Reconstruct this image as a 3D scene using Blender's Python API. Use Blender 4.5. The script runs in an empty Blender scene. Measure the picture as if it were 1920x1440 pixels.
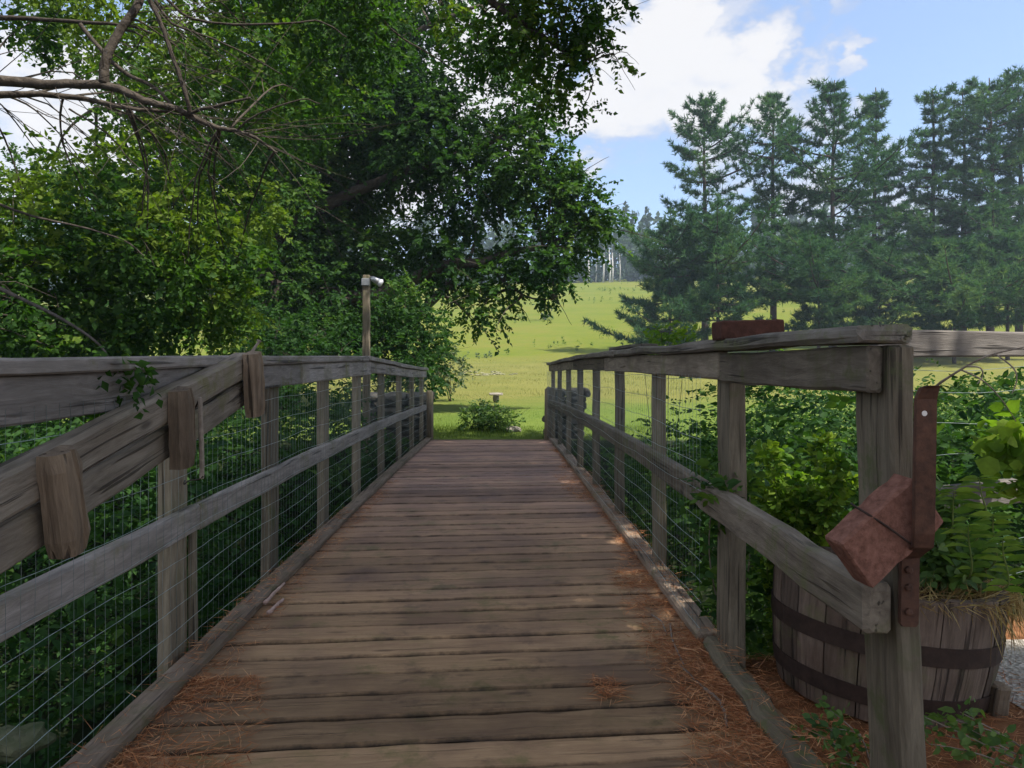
import bpy, math, random
import numpy as np
from mathutils import Vector, Matrix
random.seed(7); RNG = np.random.default_rng(11)
SC = bpy.context.scene; COL = SC.collection
F = 1442.0                     # focal length in photo pixels (1920 wide); deck is z=0, eye is 1 m above it
def P(px, py, Y):              # a photo point at a known distance -> world
    return Vector(((px-940)*Y/F, Y, 1-(py-690)*Y/F))
def A3(*p): return np.array(p, dtype=float)
def sm(a, b, x):
    t = np.clip((np.asarray(x, float)-a)/(b-a), 0, 1); return t*t*(3-2*t)

# ------------------------------------------------------------------ objects
def tag(o, label=None, cat=None, group=None, kind=None):
    if label: o['label'] = label
    if cat: o['category'] = cat
    if group: o['group'] = group
    if kind: o['kind'] = kind
    return o
def empty(name, loc, label, cat, group=None):
    o = bpy.data.objects.new(name, None); o.location = loc; o.empty_display_size = .1
    COL.objects.link(o); return tag(o, label, cat, group)
def link(name, me, mat, parent=None):
    o = bpy.data.objects.new(name, me); COL.objects.link(o)
    if mat: me.materials.append(mat)
    if parent:
        o.parent = parent
        M = Matrix.Identity(4); q = parent
        while q: M = Matrix.Translation(q.location) @ M; q = q.parent
        o.matrix_parent_inverse = M.inverted()
    return o

class MB:                       # collects geometry; build() links it as one mesh
    def __init__(s): s.v=[]; s.f=[]; s.gc=[]; s.r=[]; s.sm=[]; s.e=[]
    def add(s, vs, fs, gc=None, r=None, smooth=False, e=None):
        b=len(s.v); s.v+= [tuple(x) for x in vs]
        s.f += [tuple(i+b for i in f) for f in fs]; s.sm += [smooth]*len(fs)
        rr = random.random() if r is None else r
        s.r += [rr]*len(vs); s.e += (e if e is not None else [0.]*len(vs))
        if gc is None:
            o=random.random()*40; gc=[(x[2]+o, x[0], x[1]) for x in vs]
        s.gc += [tuple(g) for g in gc]
    def beam(s, pts, w, h, up=(0,0,1), ch=.006, jit=.0025, n=None, r=None, ends=True, twist=0):
        # rectangular lumber along a polyline; w across, h along 'up'; worn edges
        pts=[Vector(p) for p in pts]
        if n and len(pts)==2: pts=[pts[0].lerp(pts[1], i/n) for i in range(n+1)]
        elif n:
            q=[]
            for a,b in zip(pts[:-1],pts[1:]):
                k=max(1,round(n*(b-a).length/sum((d-c).length for c,d in zip(pts[:-1],pts[1:]))))
                q+=[a.lerp(b,i/k) for i in range(k)]
            pts=q+[pts[-1]]
        off=random.random()*50; vs=[]; gc=[]; ed=[]; L=0; N=len(pts)
        up=Vector(up)
        st=list(range(N))
        rings=[]
        for i in range(N):
            d=(pts[min(i+1,N-1)]-pts[max(i-1,0)]).normalized()
            sd=d.cross(up).normalized(); u=sd.cross(d).normalized()
            if i: L+=(pts[i]-pts[i-1]).length
            rings.append((pts[i],sd,u,L,1.0))
        p,sd,u,l,_=rings[0]; d0=(pts[1]-pts[0]).normalized(); d1=(pts[-1]-pts[-2]).normalized()
        rings[0]=(p+d0*ch*.8,sd,u,l+ch*.8,1.0); rings.insert(0,(p,sd,u,l,0))
        p,sd,u,l,_=rings[-1]; rings[-1]=(p-d1*ch*.8,sd,u,l-ch*.8,1.0); rings.append((p,sd,u,l,0))
        ep=random.random()*.004
        for (p,sd,u,l,full) in rings:
            a=w/2-(0 if full else ch); b=h/2-(0 if full else ch); c=ch
            oct_=[(a,-b+c),(a,b-c),(a-c,b),(-a+c,b),(-a,b-c),(-a,-b+c),(-a+c,-b),(a-c,-b)]
            jx,jz=(random.uniform(-jit,jit),random.uniform(-jit,jit))
            for (x,z) in oct_:
                x2=x+jx+random.uniform(-jit,jit)*.6; z2=z+jz+random.uniform(-jit,jit)*.6
                vs.append(p+sd*x2+u*z2); gc.append((l+off, x+off*.37, z+off*.71)); ed.append(2*x/w)
        M=len(rings); fs=[]
        for i in range(M-1):
            for k in range(8):
                k2=(k+1)%8; fs.append((i*8+k,i*8+k2,(i+1)*8+k2,(i+1)*8+k))
        fs.append(tuple(reversed(range(8)))); fs.append(tuple((M-1)*8+k for k in range(8)))
        s.add(vs,fs,gc,r,False,ed)
    def tube(s, pts, rad, n=8, r=None, smooth=True, cap=True, rough=0):
        pts=[Vector(p) for p in pts]; N=len(pts)
        rad=[rad]*N if not hasattr(rad,'__len__') else rad
        off=random.random()*30; vs=[]; gc=[]; L=0
        u=None
        for i in range(N):
            d=(pts[min(i+1,N-1)]-pts[max(i-1,0)]).normalized()
            if u is None:
                u=d.cross(Vector((0.3,0.2,1)) if abs(d.z)<.9 else Vector((1,0,0))).normalized()
            else:
                u=(u-d*u.dot(d)).normalized()
            w=d.cross(u)
            if i: L+=(pts[i]-pts[i-1]).length
            for k in range(n):
                a=2*math.pi*k/n; q=rad[i]*(1+random.uniform(-rough,rough))
                vs.append(pts[i]+(u*math.cos(a)+w*math.sin(a))*q)
                gc.append((L+off, math.cos(a)*rad[i]+off, math.sin(a)*rad[i]))
        fs=[(i*n+k,i*n+(k+1)%n,(i+1)*n+(k+1)%n,(i+1)*n+k) for i in range(N-1) for k in range(n)]
        if cap: fs+= [tuple(reversed(range(n))), tuple((N-1)*n+k for k in range(n))]
        s.add(vs,fs,gc,r,smooth)
    def lathe(s, prof, n=32, r=None, smooth=True):       # prof: (radius,z) about the z axis
        vs=[(p[0]*math.cos(2*math.pi*k/n),p[0]*math.sin(2*math.pi*k/n),p[1]) for p in prof for k in range(n)]
        fs=[(i*n+k,i*n+(k+1)%n,(i+1)*n+(k+1)%n,(i+1)*n+k) for i in range(len(prof)-1) for k in range(n)]
        s.add(vs,fs,[(v[2],v[0],v[1]) for v in vs],r,smooth)
    def rock(s, c, rx, ry, rz, sub=2, rough=.18, sq=1.0, r=None):
        import bmesh
        bm=bmesh.new(); bmesh.ops.create_icosphere(bm,subdivisions=sub,radius=1)
        o=Vector((random.random()*9,random.random()*9,random.random()*9))
        from mathutils import noise
        vs=[]
        rot=Matrix.Rotation(random.uniform(-.25,.25),3,'Z')@Matrix.Rotation(random.uniform(-.12,.12),3,'X')
        for v in bm.verts:
            d=v.co.normalized(); m=max(abs(d.x),abs(d.y),abs(d.z))
            d=d*(1-sq+sq*.78/m) if sq else d
            k=1+rough*noise.noise(d*1.6+o)+rough*.4*noise.noise(d*4+o)
            q=Vector((d.x*rx*k,d.y*ry*k,d.z*rz*k)); vs.append(Vector(c)+rot@q)
        fs=[[v.index for v in f.verts] for f in bm.faces]; bm.free()
        s.add(vs,fs,None,r,False)
    def build(s, name, mat, parent=None, data=False):
        me=bpy.data.meshes.new(name); me.from_pydata(s.v,[],s.f)
        a=me.attributes.new('gc','FLOAT_VECTOR','POINT'); a.data.foreach_set('vector',np.array(s.gc,'f').ravel())
        a=me.attributes.new('rnd','FLOAT','POINT'); a.data.foreach_set('value',np.array(s.r,'f'))
        a=me.attributes.new('edge','FLOAT','POINT'); a.data.foreach_set('value',np.array(s.e,'f'))
        me.polygons.foreach_set('use_smooth',s.sm); me.update()
        if data: return me
        return link(name, me, mat, parent)

# ------------------------------------------------------------------ leaves (numpy)
T4 = (np.array([(0,0,0),(.42,.30,.07),(1,0,-.10),(.42,-.30,.07)]), [(0,2,1),(0,3,2)])
T8 = (np.array([(0,0,0),(.22,.26,.05),(.58,.27,.03),(1,0,-.16),(.58,-.27,.03),(.22,-.26,.05),(.45,0,-.02)]),
      [(0,6,1),(1,6,2),(2,6,3),(3,6,4),(4,6,5),(5,6,0)])
TN = (np.array([(0,0,0),(.12,.5,0),(1,0,0),(.12,-.5,0)]), [(0,2,1),(0,3,2)])      # needle blade, width scaled separately
def nrm(a): return a/np.maximum(np.linalg.norm(a,axis=-1,keepdims=True),1e-9)
SUN_EL,SUN_AZ=math.radians(57),math.radians(122)      # azimuth from +Y, positive = right: the sun is high behind the right shoulder
SUNV=np.array((math.sin(SUN_AZ)*math.cos(SUN_EL),math.cos(SUN_AZ)*math.cos(SUN_EL),math.sin(SUN_EL)))
class Leaves:
    def __init__(s): s.parts=[]
    def add(s, pos, d, n, size, rnd, tpl=T4, width=1.0):
        pos=np.asarray(pos,float)
        if len(pos)==0: return
        d=nrm(d); b=nrm(np.cross(n,d)); n=np.cross(d,b)
        V,Fc=tpl; size=np.broadcast_to(np.asarray(size,float),(len(pos),))
        X=V[None,:,0,None]*d[:,None]+V[None,:,1,None]*width*b[:,None]+V[None,:,2,None]*n[:,None]
        X=pos[:,None]+X*size[:,None,None]
        s.parts.append((X, np.array(Fc), np.broadcast_to(rnd,(len(pos),))))
    def build(s, name, mat, parent=None):
        vs=[];fs=[];rs=[];b=0
        for X,Fc,r in s.parts:
            n,k,_=X.shape; vs.append(X.reshape(-1,3)); rs.append(np.repeat(r,k))
            fs.append((Fc[None]+(b+np.arange(n)*k)[:,None,None]).reshape(-1,3)); b+=n*k
        vs=np.concatenate(vs); fs=np.concatenate(fs); rs=np.concatenate(rs)
        me=bpy.data.meshes.new(name); me.vertices.add(len(vs)); me.vertices.foreach_set('co',vs.astype('f').ravel())
        me.loops.add(fs.size); me.loops.foreach_set('vertex_index',fs.astype('i').ravel())
        me.polygons.add(len(fs)); me.polygons.foreach_set('loop_start',np.arange(0,fs.size,3,dtype='i'))
        me.polygons.foreach_set('use_smooth',np.ones(len(fs),bool))
        a=me.attributes.new('rnd','FLOAT','POINT'); a.data.foreach_set('value',rs.astype('f'))
        me.update(calc_edges=True)
        return link(name, me, mat, parent)
def rdir(n):
    return nrm(RNG.normal(size=(n,3)))
def sprays(L, cen, out, length, nl, size, rnd, tpl=T4, droop=.25, flat=.7, width=1.0, spread=.9):
    """leafy twigs: nl leaves alternating along a twig that leaves 'cen' towards 'out'"""
    n=len(cen); out=nrm(np.asarray(out,float)+RNG.normal(size=(n,3))*.35+A3(0,0,-droop))
    side=nrm(np.cross(out,A3(0,0,1)+RNG.normal(size=(n,3))*.3))
    t=(np.arange(nl)+.5)/nl
    ln=length*RNG.uniform(.6,1.25,n)
    pos=cen[:,None]+out[:,None]*(t[None,:,None]*ln[:,None,None])
    pos=pos+A3(0,0,-1)*(droop*(t**2)[None,:,None]*ln[:,None,None]*.6)
    sg=np.where(np.arange(nl)%2==0,1.,-1.)
    d=out[:,None]*.6+side[:,None]*sg[None,:,None]*spread+RNG.normal(size=(n,nl,3))*.3+A3(0,0,-.15)
    nn=A3(0,0,1)*flat+RNG.normal(size=(n,nl,3))*(1.1-flat*.7)
    sz=size*RNG.uniform(.6,1.3,(n,nl))*RNG.uniform(.75,1.25,n)[:,None]
    r=np.clip(np.repeat(rnd[:,None],nl,1)+RNG.normal(size=(n,nl))*.10,0,1)
    L.add(pos.reshape(-1,3),d.reshape(-1,3),nn.reshape(-1,3),sz.ravel(),r.ravel(),tpl,width)
def clump(c, R, n, pw=.45):
    """n points (and outward directions) inside an ellipsoid, denser to its skin"""
    u=rdir(n); q=RNG.random(n)**pw
    return np.asarray(c)+u*q[:,None]*np.asarray(R), u*(1/np.asarray(R))*np.mean(R)
def curve(pts, k=5, wob=0.0):
    pts=[Vector(p) for p in pts]; out=[]
    for i in range(len(pts)-1):
        p0=pts[max(i-1,0)];p1=pts[i];p2=pts[i+1];p3=pts[min(i+2,len(pts)-1)]
        for j in range(k):
            t=j/k
            q=.5*((2*p1)+(p2-p0)*t+(2*p0-5*p1+4*p2-p3)*t*t+(3*p1-p0-3*p2+p3)*t**3)
            out.append(q+Vector((random.uniform(-wob,wob),random.uniform(-wob,wob),random.uniform(-wob,wob))))
    return out+[pts[-1]]
def limb(mb, pts, r0, r1, k=5, n=8, wob=.0, rough=.08):
    c=curve(pts,k,wob); N=len(c)
    mb.tube(c,[r0+(r1-r0)*(i/(N-1))**.85 for i in range(N)],n,rough=rough)
    return c

# ------------------------------------------------------------------ materials
class NT:
    def __init__(s,name):
        s.m=bpy.data.materials.new(name); s.m.use_nodes=True; s.t=s.m.node_tree; s.t.nodes.clear()
    def n(s,ty,_ins=None,**kw):
        x=s.t.nodes.new(ty)
        for k,v in kw.items(): setattr(x,k,v)
        for k,v in (_ins or {}).items():
            if isinstance(v,bpy.types.NodeSocket): s.t.links.new(v,x.inputs[k])
            else: x.inputs[k].default_value=v
        return x
    def attr(s,name,out): return s.n('ShaderNodeAttribute',attribute_name=name).outputs[out]
    def noise(s,vec,scale,detail=4,rough=.6,dist=0):
        return s.n('ShaderNodeTexNoise',{'Vector':vec,'Scale':scale,'Detail':detail,'Roughness':rough,'Distortion':dist}).outputs[0]
    def map(s,vec,scale): return s.n('ShaderNodeVectorMath',{0:vec,1:scale},operation='MULTIPLY').outputs[0]
    def ramp(s,fac,stops):
        x=s.n('ShaderNodeValToRGB',{0:fac}); e=x.color_ramp.elements
        while len(e)<len(stops): e.new(.5)
        for el,(p,c) in zip(e,stops): el.position=p; el.color=(*c,1) if len(c)==3 else c
        return x.outputs[0]
    def mr(s,v,a,b,c=0,d=1): return s.n('ShaderNodeMapRange',{0:v,1:a,2:b,3:c,4:d}).outputs[0]
    def mix(s,f,a,b,mode='MIX'):
        x=s.n('ShaderNodeMix',data_type='RGBA',blend_type=mode)
        for k,v in ((0,f),(6,a),(7,b)):
            if isinstance(v,bpy.types.NodeSocket): s.t.links.new(v,x.inputs[k])
            else: x.inputs[k].default_value=(*v,1) if isinstance(v,tuple) and len(v)==3 else v
        return x.outputs[2]
    def math(s,op,a,b=0.): return s.n('ShaderNodeMath',{0:a,1:b},operation=op).outputs[0]
    def bump(s,h,st,dist): return s.n('ShaderNodeBump',{'Height':h,'Strength':st,'Distance':dist}).outputs[0]
    def out(s,sh): s.n('ShaderNodeOutputMaterial',{0:sh}); return s.m
    def bsdf(s,col,rough=.8,spec=.3,nor=None,**k):
        ins={'Base Color':col if isinstance(col,bpy.types.NodeSocket) else (*col,1),'Roughness':rough,'Specular IOR Level':spec}
        if nor: ins['Normal']=nor
        ins.update({a.replace('_',' '):b for a,b in k.items()})
        return s.n('ShaderNodeBsdfPrincipled',ins).outputs[0]
def wood(name, dark, light, stain, stain_amt=.5, moss=None, moss_amt=0, knots=True, bump=.6, srange=(.45,.65), gs=1.0, crk=.75, gr=(.28,.62), far=None, eg=0):
    t=NT(name); gc=t.attr('gc','Vector'); r=t.attr('rnd','Fac')
    pos=t.n('ShaderNodeNewGeometry').outputs['Position']
    g=t.noise(t.map(gc,(4.5*gs,42*gs,42*gs)),1,9,.7,.6)
    fine=t.noise(t.map(gc,(14*gs,210*gs,210*gs)),1,4,.7)
    big=t.noise(pos,2.3,5,.62)
    base=t.ramp(g,[(gr[0],dark),(gr[1],light)])
    base=t.mix(t.mr(fine,.35,.65,0,.45),base,t.mix(.5,base,dark))
    base=t.mix(t.mr(big,srange[0],srange[1],0,stain_amt),base,stain)
    crack=t.noise(t.map(gc,(1.8*gs,60*gs,60*gs)),1,2,.5,.2)
    ck=t.mr(crack,.62,.68)
    base=t.mix(t.math('MULTIPLY',ck,crk),base,tuple(c*.25 for c in dark))
    if knots:
        k=t.n('ShaderNodeTexVoronoi',{'Vector':t.map(gc,(2.6,9,9)),'Scale':1.0}).outputs['Distance']
        base=t.mix(t.mr(k,.05,.13,.7,0),base,tuple(c*.35 for c in dark))
    if moss:
        mz=t.noise(pos,9,6,.7); mz2=t.noise(pos,2.0,3)
        base=t.mix(t.math('MULTIPLY',t.mr(mz,.5,.62),t.mr(mz2,.5-.25*moss_amt,.62,0,.9)),base,moss)
    if far:
        bl=t.noise(pos,5.5,7,.7); base=t.mix(t.mr(bl,.56,.68,0,.55),base,(.06,.04,.03)); base=t.mix(t.mr(t.noise(pos,1.1,3,.5),.5,.66,0,.5),base,(.115,.078,.062))
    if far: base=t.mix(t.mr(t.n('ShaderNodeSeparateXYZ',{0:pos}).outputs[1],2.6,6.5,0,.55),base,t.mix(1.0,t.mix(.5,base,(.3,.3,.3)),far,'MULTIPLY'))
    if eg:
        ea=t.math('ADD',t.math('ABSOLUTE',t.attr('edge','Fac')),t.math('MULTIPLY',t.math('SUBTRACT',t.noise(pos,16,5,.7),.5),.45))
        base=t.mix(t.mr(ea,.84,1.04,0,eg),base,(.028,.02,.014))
    br=t.mr(r,0,1,.62,1.25)
    base=t.mix(1.0,base,t.n('ShaderNodeCombineColor',{0:br,1:br,2:br}).outputs[0],'MULTIPLY')
    h=t.math('SUBTRACT',t.math('ADD',g,t.math('MULTIPLY',fine,.5)),t.math('MULTIPLY',ck,1.2))
    return t.out(t.bsdf(base,.85,.25,t.bump(h,bump,.006)))
def leafmat(name, c0, c1, c2, tr=.38, gl=.35):
    t=NT(name); r=t.attr('rnd','Fac'); pos=t.n('ShaderNodeNewGeometry').outputs['Position']
    c=t.ramp(r,[(.1,c0),(.55,c1),(.95,c2)])
    v=t.mr(t.noise(pos,40,2),.3,.7,.8,1.2)
    c=t.mix(1.0,c,t.n('ShaderNodeCombineColor',{0:v,1:v,2:v}).outputs[0],'MULTIPLY')
    p=t.bsdf(c,.62,gl)
    tc=t.mix(1.0,c,(1.25,1.35,.55),'MULTIPLY')
    tl=t.n('ShaderNodeBsdfTranslucent',{'Color':tc}).outputs[0]
    return t.out(t.n('ShaderNodeMixShader',{0:tr,1:p,2:tl}).outputs[0])
def plain(name,c0,c1,scale=12,rough=.8,spec=.3,metal=0,bump=.3,bd=.004):
    t=NT(name); pos=t.n('ShaderNodeNewGeometry').outputs['Position']
    n=t.noise(pos,scale,7,.65); r=t.attr('rnd','Fac')
    c=t.ramp(n,[(.3,c0),(.7,c1)]); v=t.mr(r,0,1,.7,1.2)
    c=t.mix(1.0,c,t.n('ShaderNodeCombineColor',{0:v,1:v,2:v}).outputs[0],'MULTIPLY')
    return t.out(t.bsdf(c,rough,spec,t.bump(n,bump,bd),Metallic=metal))

M={}
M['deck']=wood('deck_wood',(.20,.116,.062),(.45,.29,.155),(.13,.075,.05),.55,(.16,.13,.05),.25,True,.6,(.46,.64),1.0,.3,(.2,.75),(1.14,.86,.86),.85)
M['curb']=wood('curb_wood',(.10,.07,.05),(.26,.20,.145),(.11,.075,.05),.5,(.10,.10,.04),.4)
M['mosscurb']=wood('mossy_curb_wood',(.07,.055,.035),(.18,.15,.10),(.06,.05,.035),.6,(.085,.095,.03),1.3)
M['rail']=wood('grey_rail_wood',(.115,.10,.088),(.33,.295,.265),(.13,.115,.095),.6,(.14,.135,.06),.4)
M['railR']=wood('brown_rail_wood',(.09,.07,.05),(.26,.215,.16),(.08,.062,.045),.6,(.12,.12,.05),.3)
M['cap']=wood('cap_wood',(.06,.052,.042),(.21,.185,.155),(.07,.06,.045),.6,(.12,.125,.06),.6)
M['post']=wood('post_wood',(.085,.066,.044),(.26,.215,.15),(.11,.088,.06),.45,(.11,.12,.05),.2)
M['arm']=wood('arm_wood',(.12,.095,.07),(.35,.295,.23),(.13,.10,.07),.55,(.17,.155,.06),.7)
M['cleat']=wood('cleat_wood',(.06,.042,.028),(.23,.17,.115),(.06,.042,.028),.6,None,0,True,1.0,(.45,.65),.7)
M['barrel']=wood('barrel_wood',(.06,.042,.03),(.20,.145,.11),(.07,.042,.027),.7,(.12,.12,.05),.2,False,.9)
M['fence']=wood('fence_wood',(.075,.065,.056),(.20,.18,.16),(.16,.14,.12),.4)
M['wire']=plain('galvanised_wire',(.20,.26,.25),(.42,.48,.46),30,.45,.5,.5,0)
M['rust']=plain('rusted_iron',(.045,.022,.014),(.12,.055,.033),45,.8,.35,.2,.8,.003)
M['hoop']=plain('black_hoop_iron',(.028,.017,.012),(.065,.038,.028),30,.7,.4,.4,.5,.002)
M['brick']=plain('red_brick',(.15,.066,.045),(.34,.165,.12),62,.95,.15,0,1.0,.006)
M['brick2']=plain('dark_red_brick',(.05,.022,.015),(.11,.048,.034),38,.9,.2,0,.8,.004)
M['stone']=plain('field_stone',(.05,.045,.036),(.14,.125,.105),9,.95,.2,0,.8,.02)
M['stone2']=plain('pale_field_stone',(.12,.105,.085),(.27,.24,.20),9,.95,.2,0,.8,.02)
M['bark']=plain('tree_bark',(.035,.028,.022),(.10,.083,.066),14,.95,.15,0,1.0,.03)
M['pinebark']=plain('pine_bark',(.03,.022,.018),(.085,.065,.055),6,.95,.15,0,1.0,.03)
M['birch']=plain('birch_bark',(.32,.31,.29),(.52,.5,.47),4,.8)
M['twig']=plain('grey_twig',(.14,.11,.085),(.30,.25,.20),40,.9,.2)
M['lampmetal']=plain('lamp_metal',(.30,.30,.30),(.5,.5,.5),20,.4,.5,.7,.1)
M['soil']=plain('planter_soil',(.05,.03,.02),(.13,.07,.035),30,1,.1)
M['glassbulb']=plain('frosted_bulb',(.8,.82,.84),(.9,.9,.92),5,.15,.6,0,0)
M['needles']=leafmat('pine_needle_litter',(.20,.07,.028),(.40,.155,.06),(.55,.30,.15),.15,.2)
M['drygrass']=leafmat('dry_grass',(.20,.12,.05),(.34,.22,.10),(.42,.33,.17),.3,.2)
M['oak']=leafmat('oak_leaves',(.020,.058,.013),(.046,.105,.020),(.095,.16,.026),.45,.15)
M['near']=leafmat('maple_leaves',(.022,.062,.010),(.05,.115,.016),(.115,.175,.02),.5,.15)
M['pine']=leafmat('pine_needles_green',(.024,.068,.036),(.055,.125,.055),(.12,.19,.065),.36,.12)
M['under']=leafmat('undergrowth_leaves',(.014,.045,.013),(.035,.085,.018),(.09,.16,.026),.40,.1)
M['bright']=leafmat('bright_green_leaves',(.055,.125,.016),(.11,.195,.022),(.19,.27,.03),.5,.12)
M['bush']=leafmat('bush_leaves',(.03,.075,.02),(.065,.13,.03),(.12,.19,.04),.4,.3)
M['sage']=leafmat('grey_green_leaves',(.06,.095,.05),(.10,.14,.075),(.15,.19,.10),.35,.3)
M['forest']=leafmat('forest_leaves',(.02,.045,.025),(.04,.075,.035),(.07,.11,.04),.25,.2)
M['hay']=leafmat('hay_blades',(.10,.125,.024),(.155,.155,.042),(.215,.18,.065),.4,.2)
M['grass']=leafmat('grass_blades',(.05,.095,.015),(.095,.15,.025),(.17,.22,.045),.45,.15)

# ------------------------------------------------------------------ setting: ground
def H(x,y):
    x=np.asarray(x,float); y=np.asarray(y,float)
    z=.93*np.clip((y-10.7)/39.3,0,1)
    yn=-4+6.6*sm(-1.0,.85,x)+.5*sm(.9,2.2,x)
    yf=10.3
    g=sm(yn,yn+1.5,y)*(1-sm(yf-1.6,yf+.15,y))
    g=g*(1-sm(25,45,np.abs(x)))
    dep=1.35+.15*np.sin(x*.9)*np.cos(y*.7)
    zf=50-.2*np.clip(x,-60,90)
    e=(y-zf)/7.0
    hill=.155*7.0*np.where(e>20,e,np.log1p(np.exp(np.clip(e,-30,20))))
    hill=np.where(y>178,.155*(178-zf)+(y-178)*.06,hill)
    z=z+hill-g*dep
    und=sm(-1.05,-.95,x)*(1-sm(.68,.74,x))*(1-sm(10.5,10.62,y))
    z=z-und*.17-.012
    bump=.05*np.sin(x*.31+1.3)*np.sin(y*.27)+.02*np.sin(x*1.1)*np.cos(y*.9+x*.4)
    z=z+bump*sm(12,26,y)+.25*np.sin(x*.06+2)*np.sin(y*.045)*sm(50,90,y)
    # the ground near the planter
    z=z+.015*np.sin(x*5.1+y*3.3)*sm(.8,1.1,x)*(1-sm(2.5,3,y))
    return z
def axis(segs):
    o=[]
    for a,b,n in segs: o+=list(np.linspace(a,b,n,endpoint=False))
    return np.array(o+[segs[-1][1]])
gx=axis([(-480,-60,28),(-60,-12,32),(-12,-4,28),(-4,4,96),(4,12,28),(12,60,32),(60,480,28)])
gy=axis([(-60,-6,18),(-6,0,24),(0,12,110),(12,30,50),(30,80,50),(80,185,42),(185,480,26)])
GX,GY=np.meshgrid(gx,gy); GZ=H(GX,GY)
gv=np.stack([GX,GY,GZ],-1).reshape(-1,3); nx,ny=len(gx),len(gy)
ii=(np.arange(ny-1)[:,None]*nx+np.arange(nx-1)[None]).ravel()
gf=np.stack([ii,ii+1,ii+nx+1,ii+nx],-1)
me=bpy.data.meshes.new('ground'); me.from_pydata(gv.tolist(),[],gf.tolist())
me.polygons.foreach_set('use_smooth',[True]*len(gf)); me.update()
t=NT('ground_surface'); pos=t.n('ShaderNodeNewGeometry').outputs['Position']
sx=t.n('ShaderNodeSeparateXYZ',{0:pos}); Yc=sx.outputs[1]; Xc=sx.outputs[0]; Zc=sx.outputs[2]
n1=t.noise(pos,.07,5,.6); n2=t.noise(pos,.6,6,.65); n3=t.noise(pos,14,6,.7); n4=t.noise(t.map(pos,(.10,.16,.1)),1,8,.7)
lawn=t.ramp(n2,[(.3,(.085,.13,.02)),(.7,(.13,.17,.03))])
hay=t.ramp(n2,[(.3,(.125,.13,.028)),(.7,(.185,.17,.045))])
field=t.ramp(t.math('ADD',t.math('MULTIPLY',n4,.7),t.math('MULTIPLY',t.noise(pos,1.7,6,.75),.3)),[(.34,(.085,.118,.010)),(.5,(.125,.145,.014)),(.66,(.165,.145,.03))])
c=t.mix(t.mr(t.math('ADD',Yc,t.math('MULTIPLY',n2,6.)),19,24),lawn,hay)
c=t.mix(t.mr(t.math('ADD',Yc,t.math('MULTIPLY',n1,8.)),49,55),c,field)
c=t.mix(t.mr(n3,.3,.7,0,.55),c,t.mix(.55,c,(.03,.06,.01)))
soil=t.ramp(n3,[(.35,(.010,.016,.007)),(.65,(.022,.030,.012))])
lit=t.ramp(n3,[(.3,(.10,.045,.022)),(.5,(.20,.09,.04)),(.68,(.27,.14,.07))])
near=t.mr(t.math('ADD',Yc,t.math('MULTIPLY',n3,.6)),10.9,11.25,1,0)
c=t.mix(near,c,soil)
lm=t.math('MULTIPLY',t.mr(Xc,.5,.7),t.mr(Yc,3.0,3.4,1,0))
c=t.mix(lm,c,lit)
h=t.math('ADD',t.math('MULTIPLY',n3,.4),n2)
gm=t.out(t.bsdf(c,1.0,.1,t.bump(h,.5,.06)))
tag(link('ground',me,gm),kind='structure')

# pale gravel path beside the planter
g=MB(); px=np.linspace(0,1,14)
t=NT('path_gravel'); pos=t.n('ShaderNodeNewGeometry').outputs['Position']
v=t.n('ShaderNodeTexVoronoi',{'Vector':pos,'Scale':70.}); n3=t.noise(pos,6,6,.7)
c=t.mix(t.mr(n3,.35,.7),(.40,.35,.29),(.62,.57,.50)); vb=t.n('ShaderNodeRGBToBW',{0:v.outputs['Color']}).outputs[0]; c=t.mix(.5,c,t.mix(1.0,c,t.n('ShaderNodeCombineColor',{0:vb,1:vb,2:vb}).outputs[0],'MULTIPLY'))
pm=t.out(t.bsdf(c,.95,.2,t.bump(v.outputs['Distance'],.8,.01)))
vs=[];fs=[]; ys=np.linspace(-3,2.85,40); xs=np.linspace(0,1,26)
for j,y in enumerate(ys):
    x0=1.62+.10*math.sin(y*2.1)+.05*math.sin(y*7)+.25*max(0,y-2.2)
    for i,u in enumerate(xs):
        x=x0+u*3.2; e=min(1,min(i,25-i)/1.5)*min(1,min(j,39-j)/1.5)
        vs.append((x,y,float(H(x,y))+.004+.014*e))
fs=[(j*26+i,j*26+i+1,(j+1)*26+i+1,(j+1)*26+i) for j in range(39) for i in range(25)]
g.add(vs,fs,None,.5,True); tag(g.build('gravel_path',pm),kind='structure')

# ------------------------------------------------------------------ footbridge
bridge=empty('footbridge',(0,4.6,0),'weathered plank footbridge with grey wooden railings and wire mesh, leading to the lawn','footbridge')
def camb(y): return .042*max(0,1-((y-5.7)/5.1)**2)
YF=10.68
d=MB(); y=-1.4; k=.1; i=0; PLK=[]
while y<YF:
    w=.149+random.uniform(-.004,.006); gap=random.choice([.008,.009,.011,.014])
    yc=y+w/2; PLK.append(yc); x0=-1.06-.0*yc; x1=.80
    if yc>YF-.3: k2=k*max(.15,(YF-yc)/.3)
    else: k2=k
    zz=camb(yc)-.021+random.uniform(-.003,.003); tl=random.uniform(-.003,.003)
    d.beam([(x0,yc+k2*x0,zz+tl),((x0+x1)/2,yc+k2*(x0+x1)/2,zz),(x1,yc+k2*x1,zz-tl)],w-gap,.042,ch=.007,jit=.0016,n=18)
    y+=w; i+=1
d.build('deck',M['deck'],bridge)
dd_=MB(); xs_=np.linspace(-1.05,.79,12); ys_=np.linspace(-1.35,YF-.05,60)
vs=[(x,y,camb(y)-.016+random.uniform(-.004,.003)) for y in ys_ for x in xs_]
dd_.add(vs,[(j*12+i,j*12+i+1,(j+1)*12+i+1,(j+1)*12+i) for j in range(59) for i in range(11)],None,.3,True)
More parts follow.
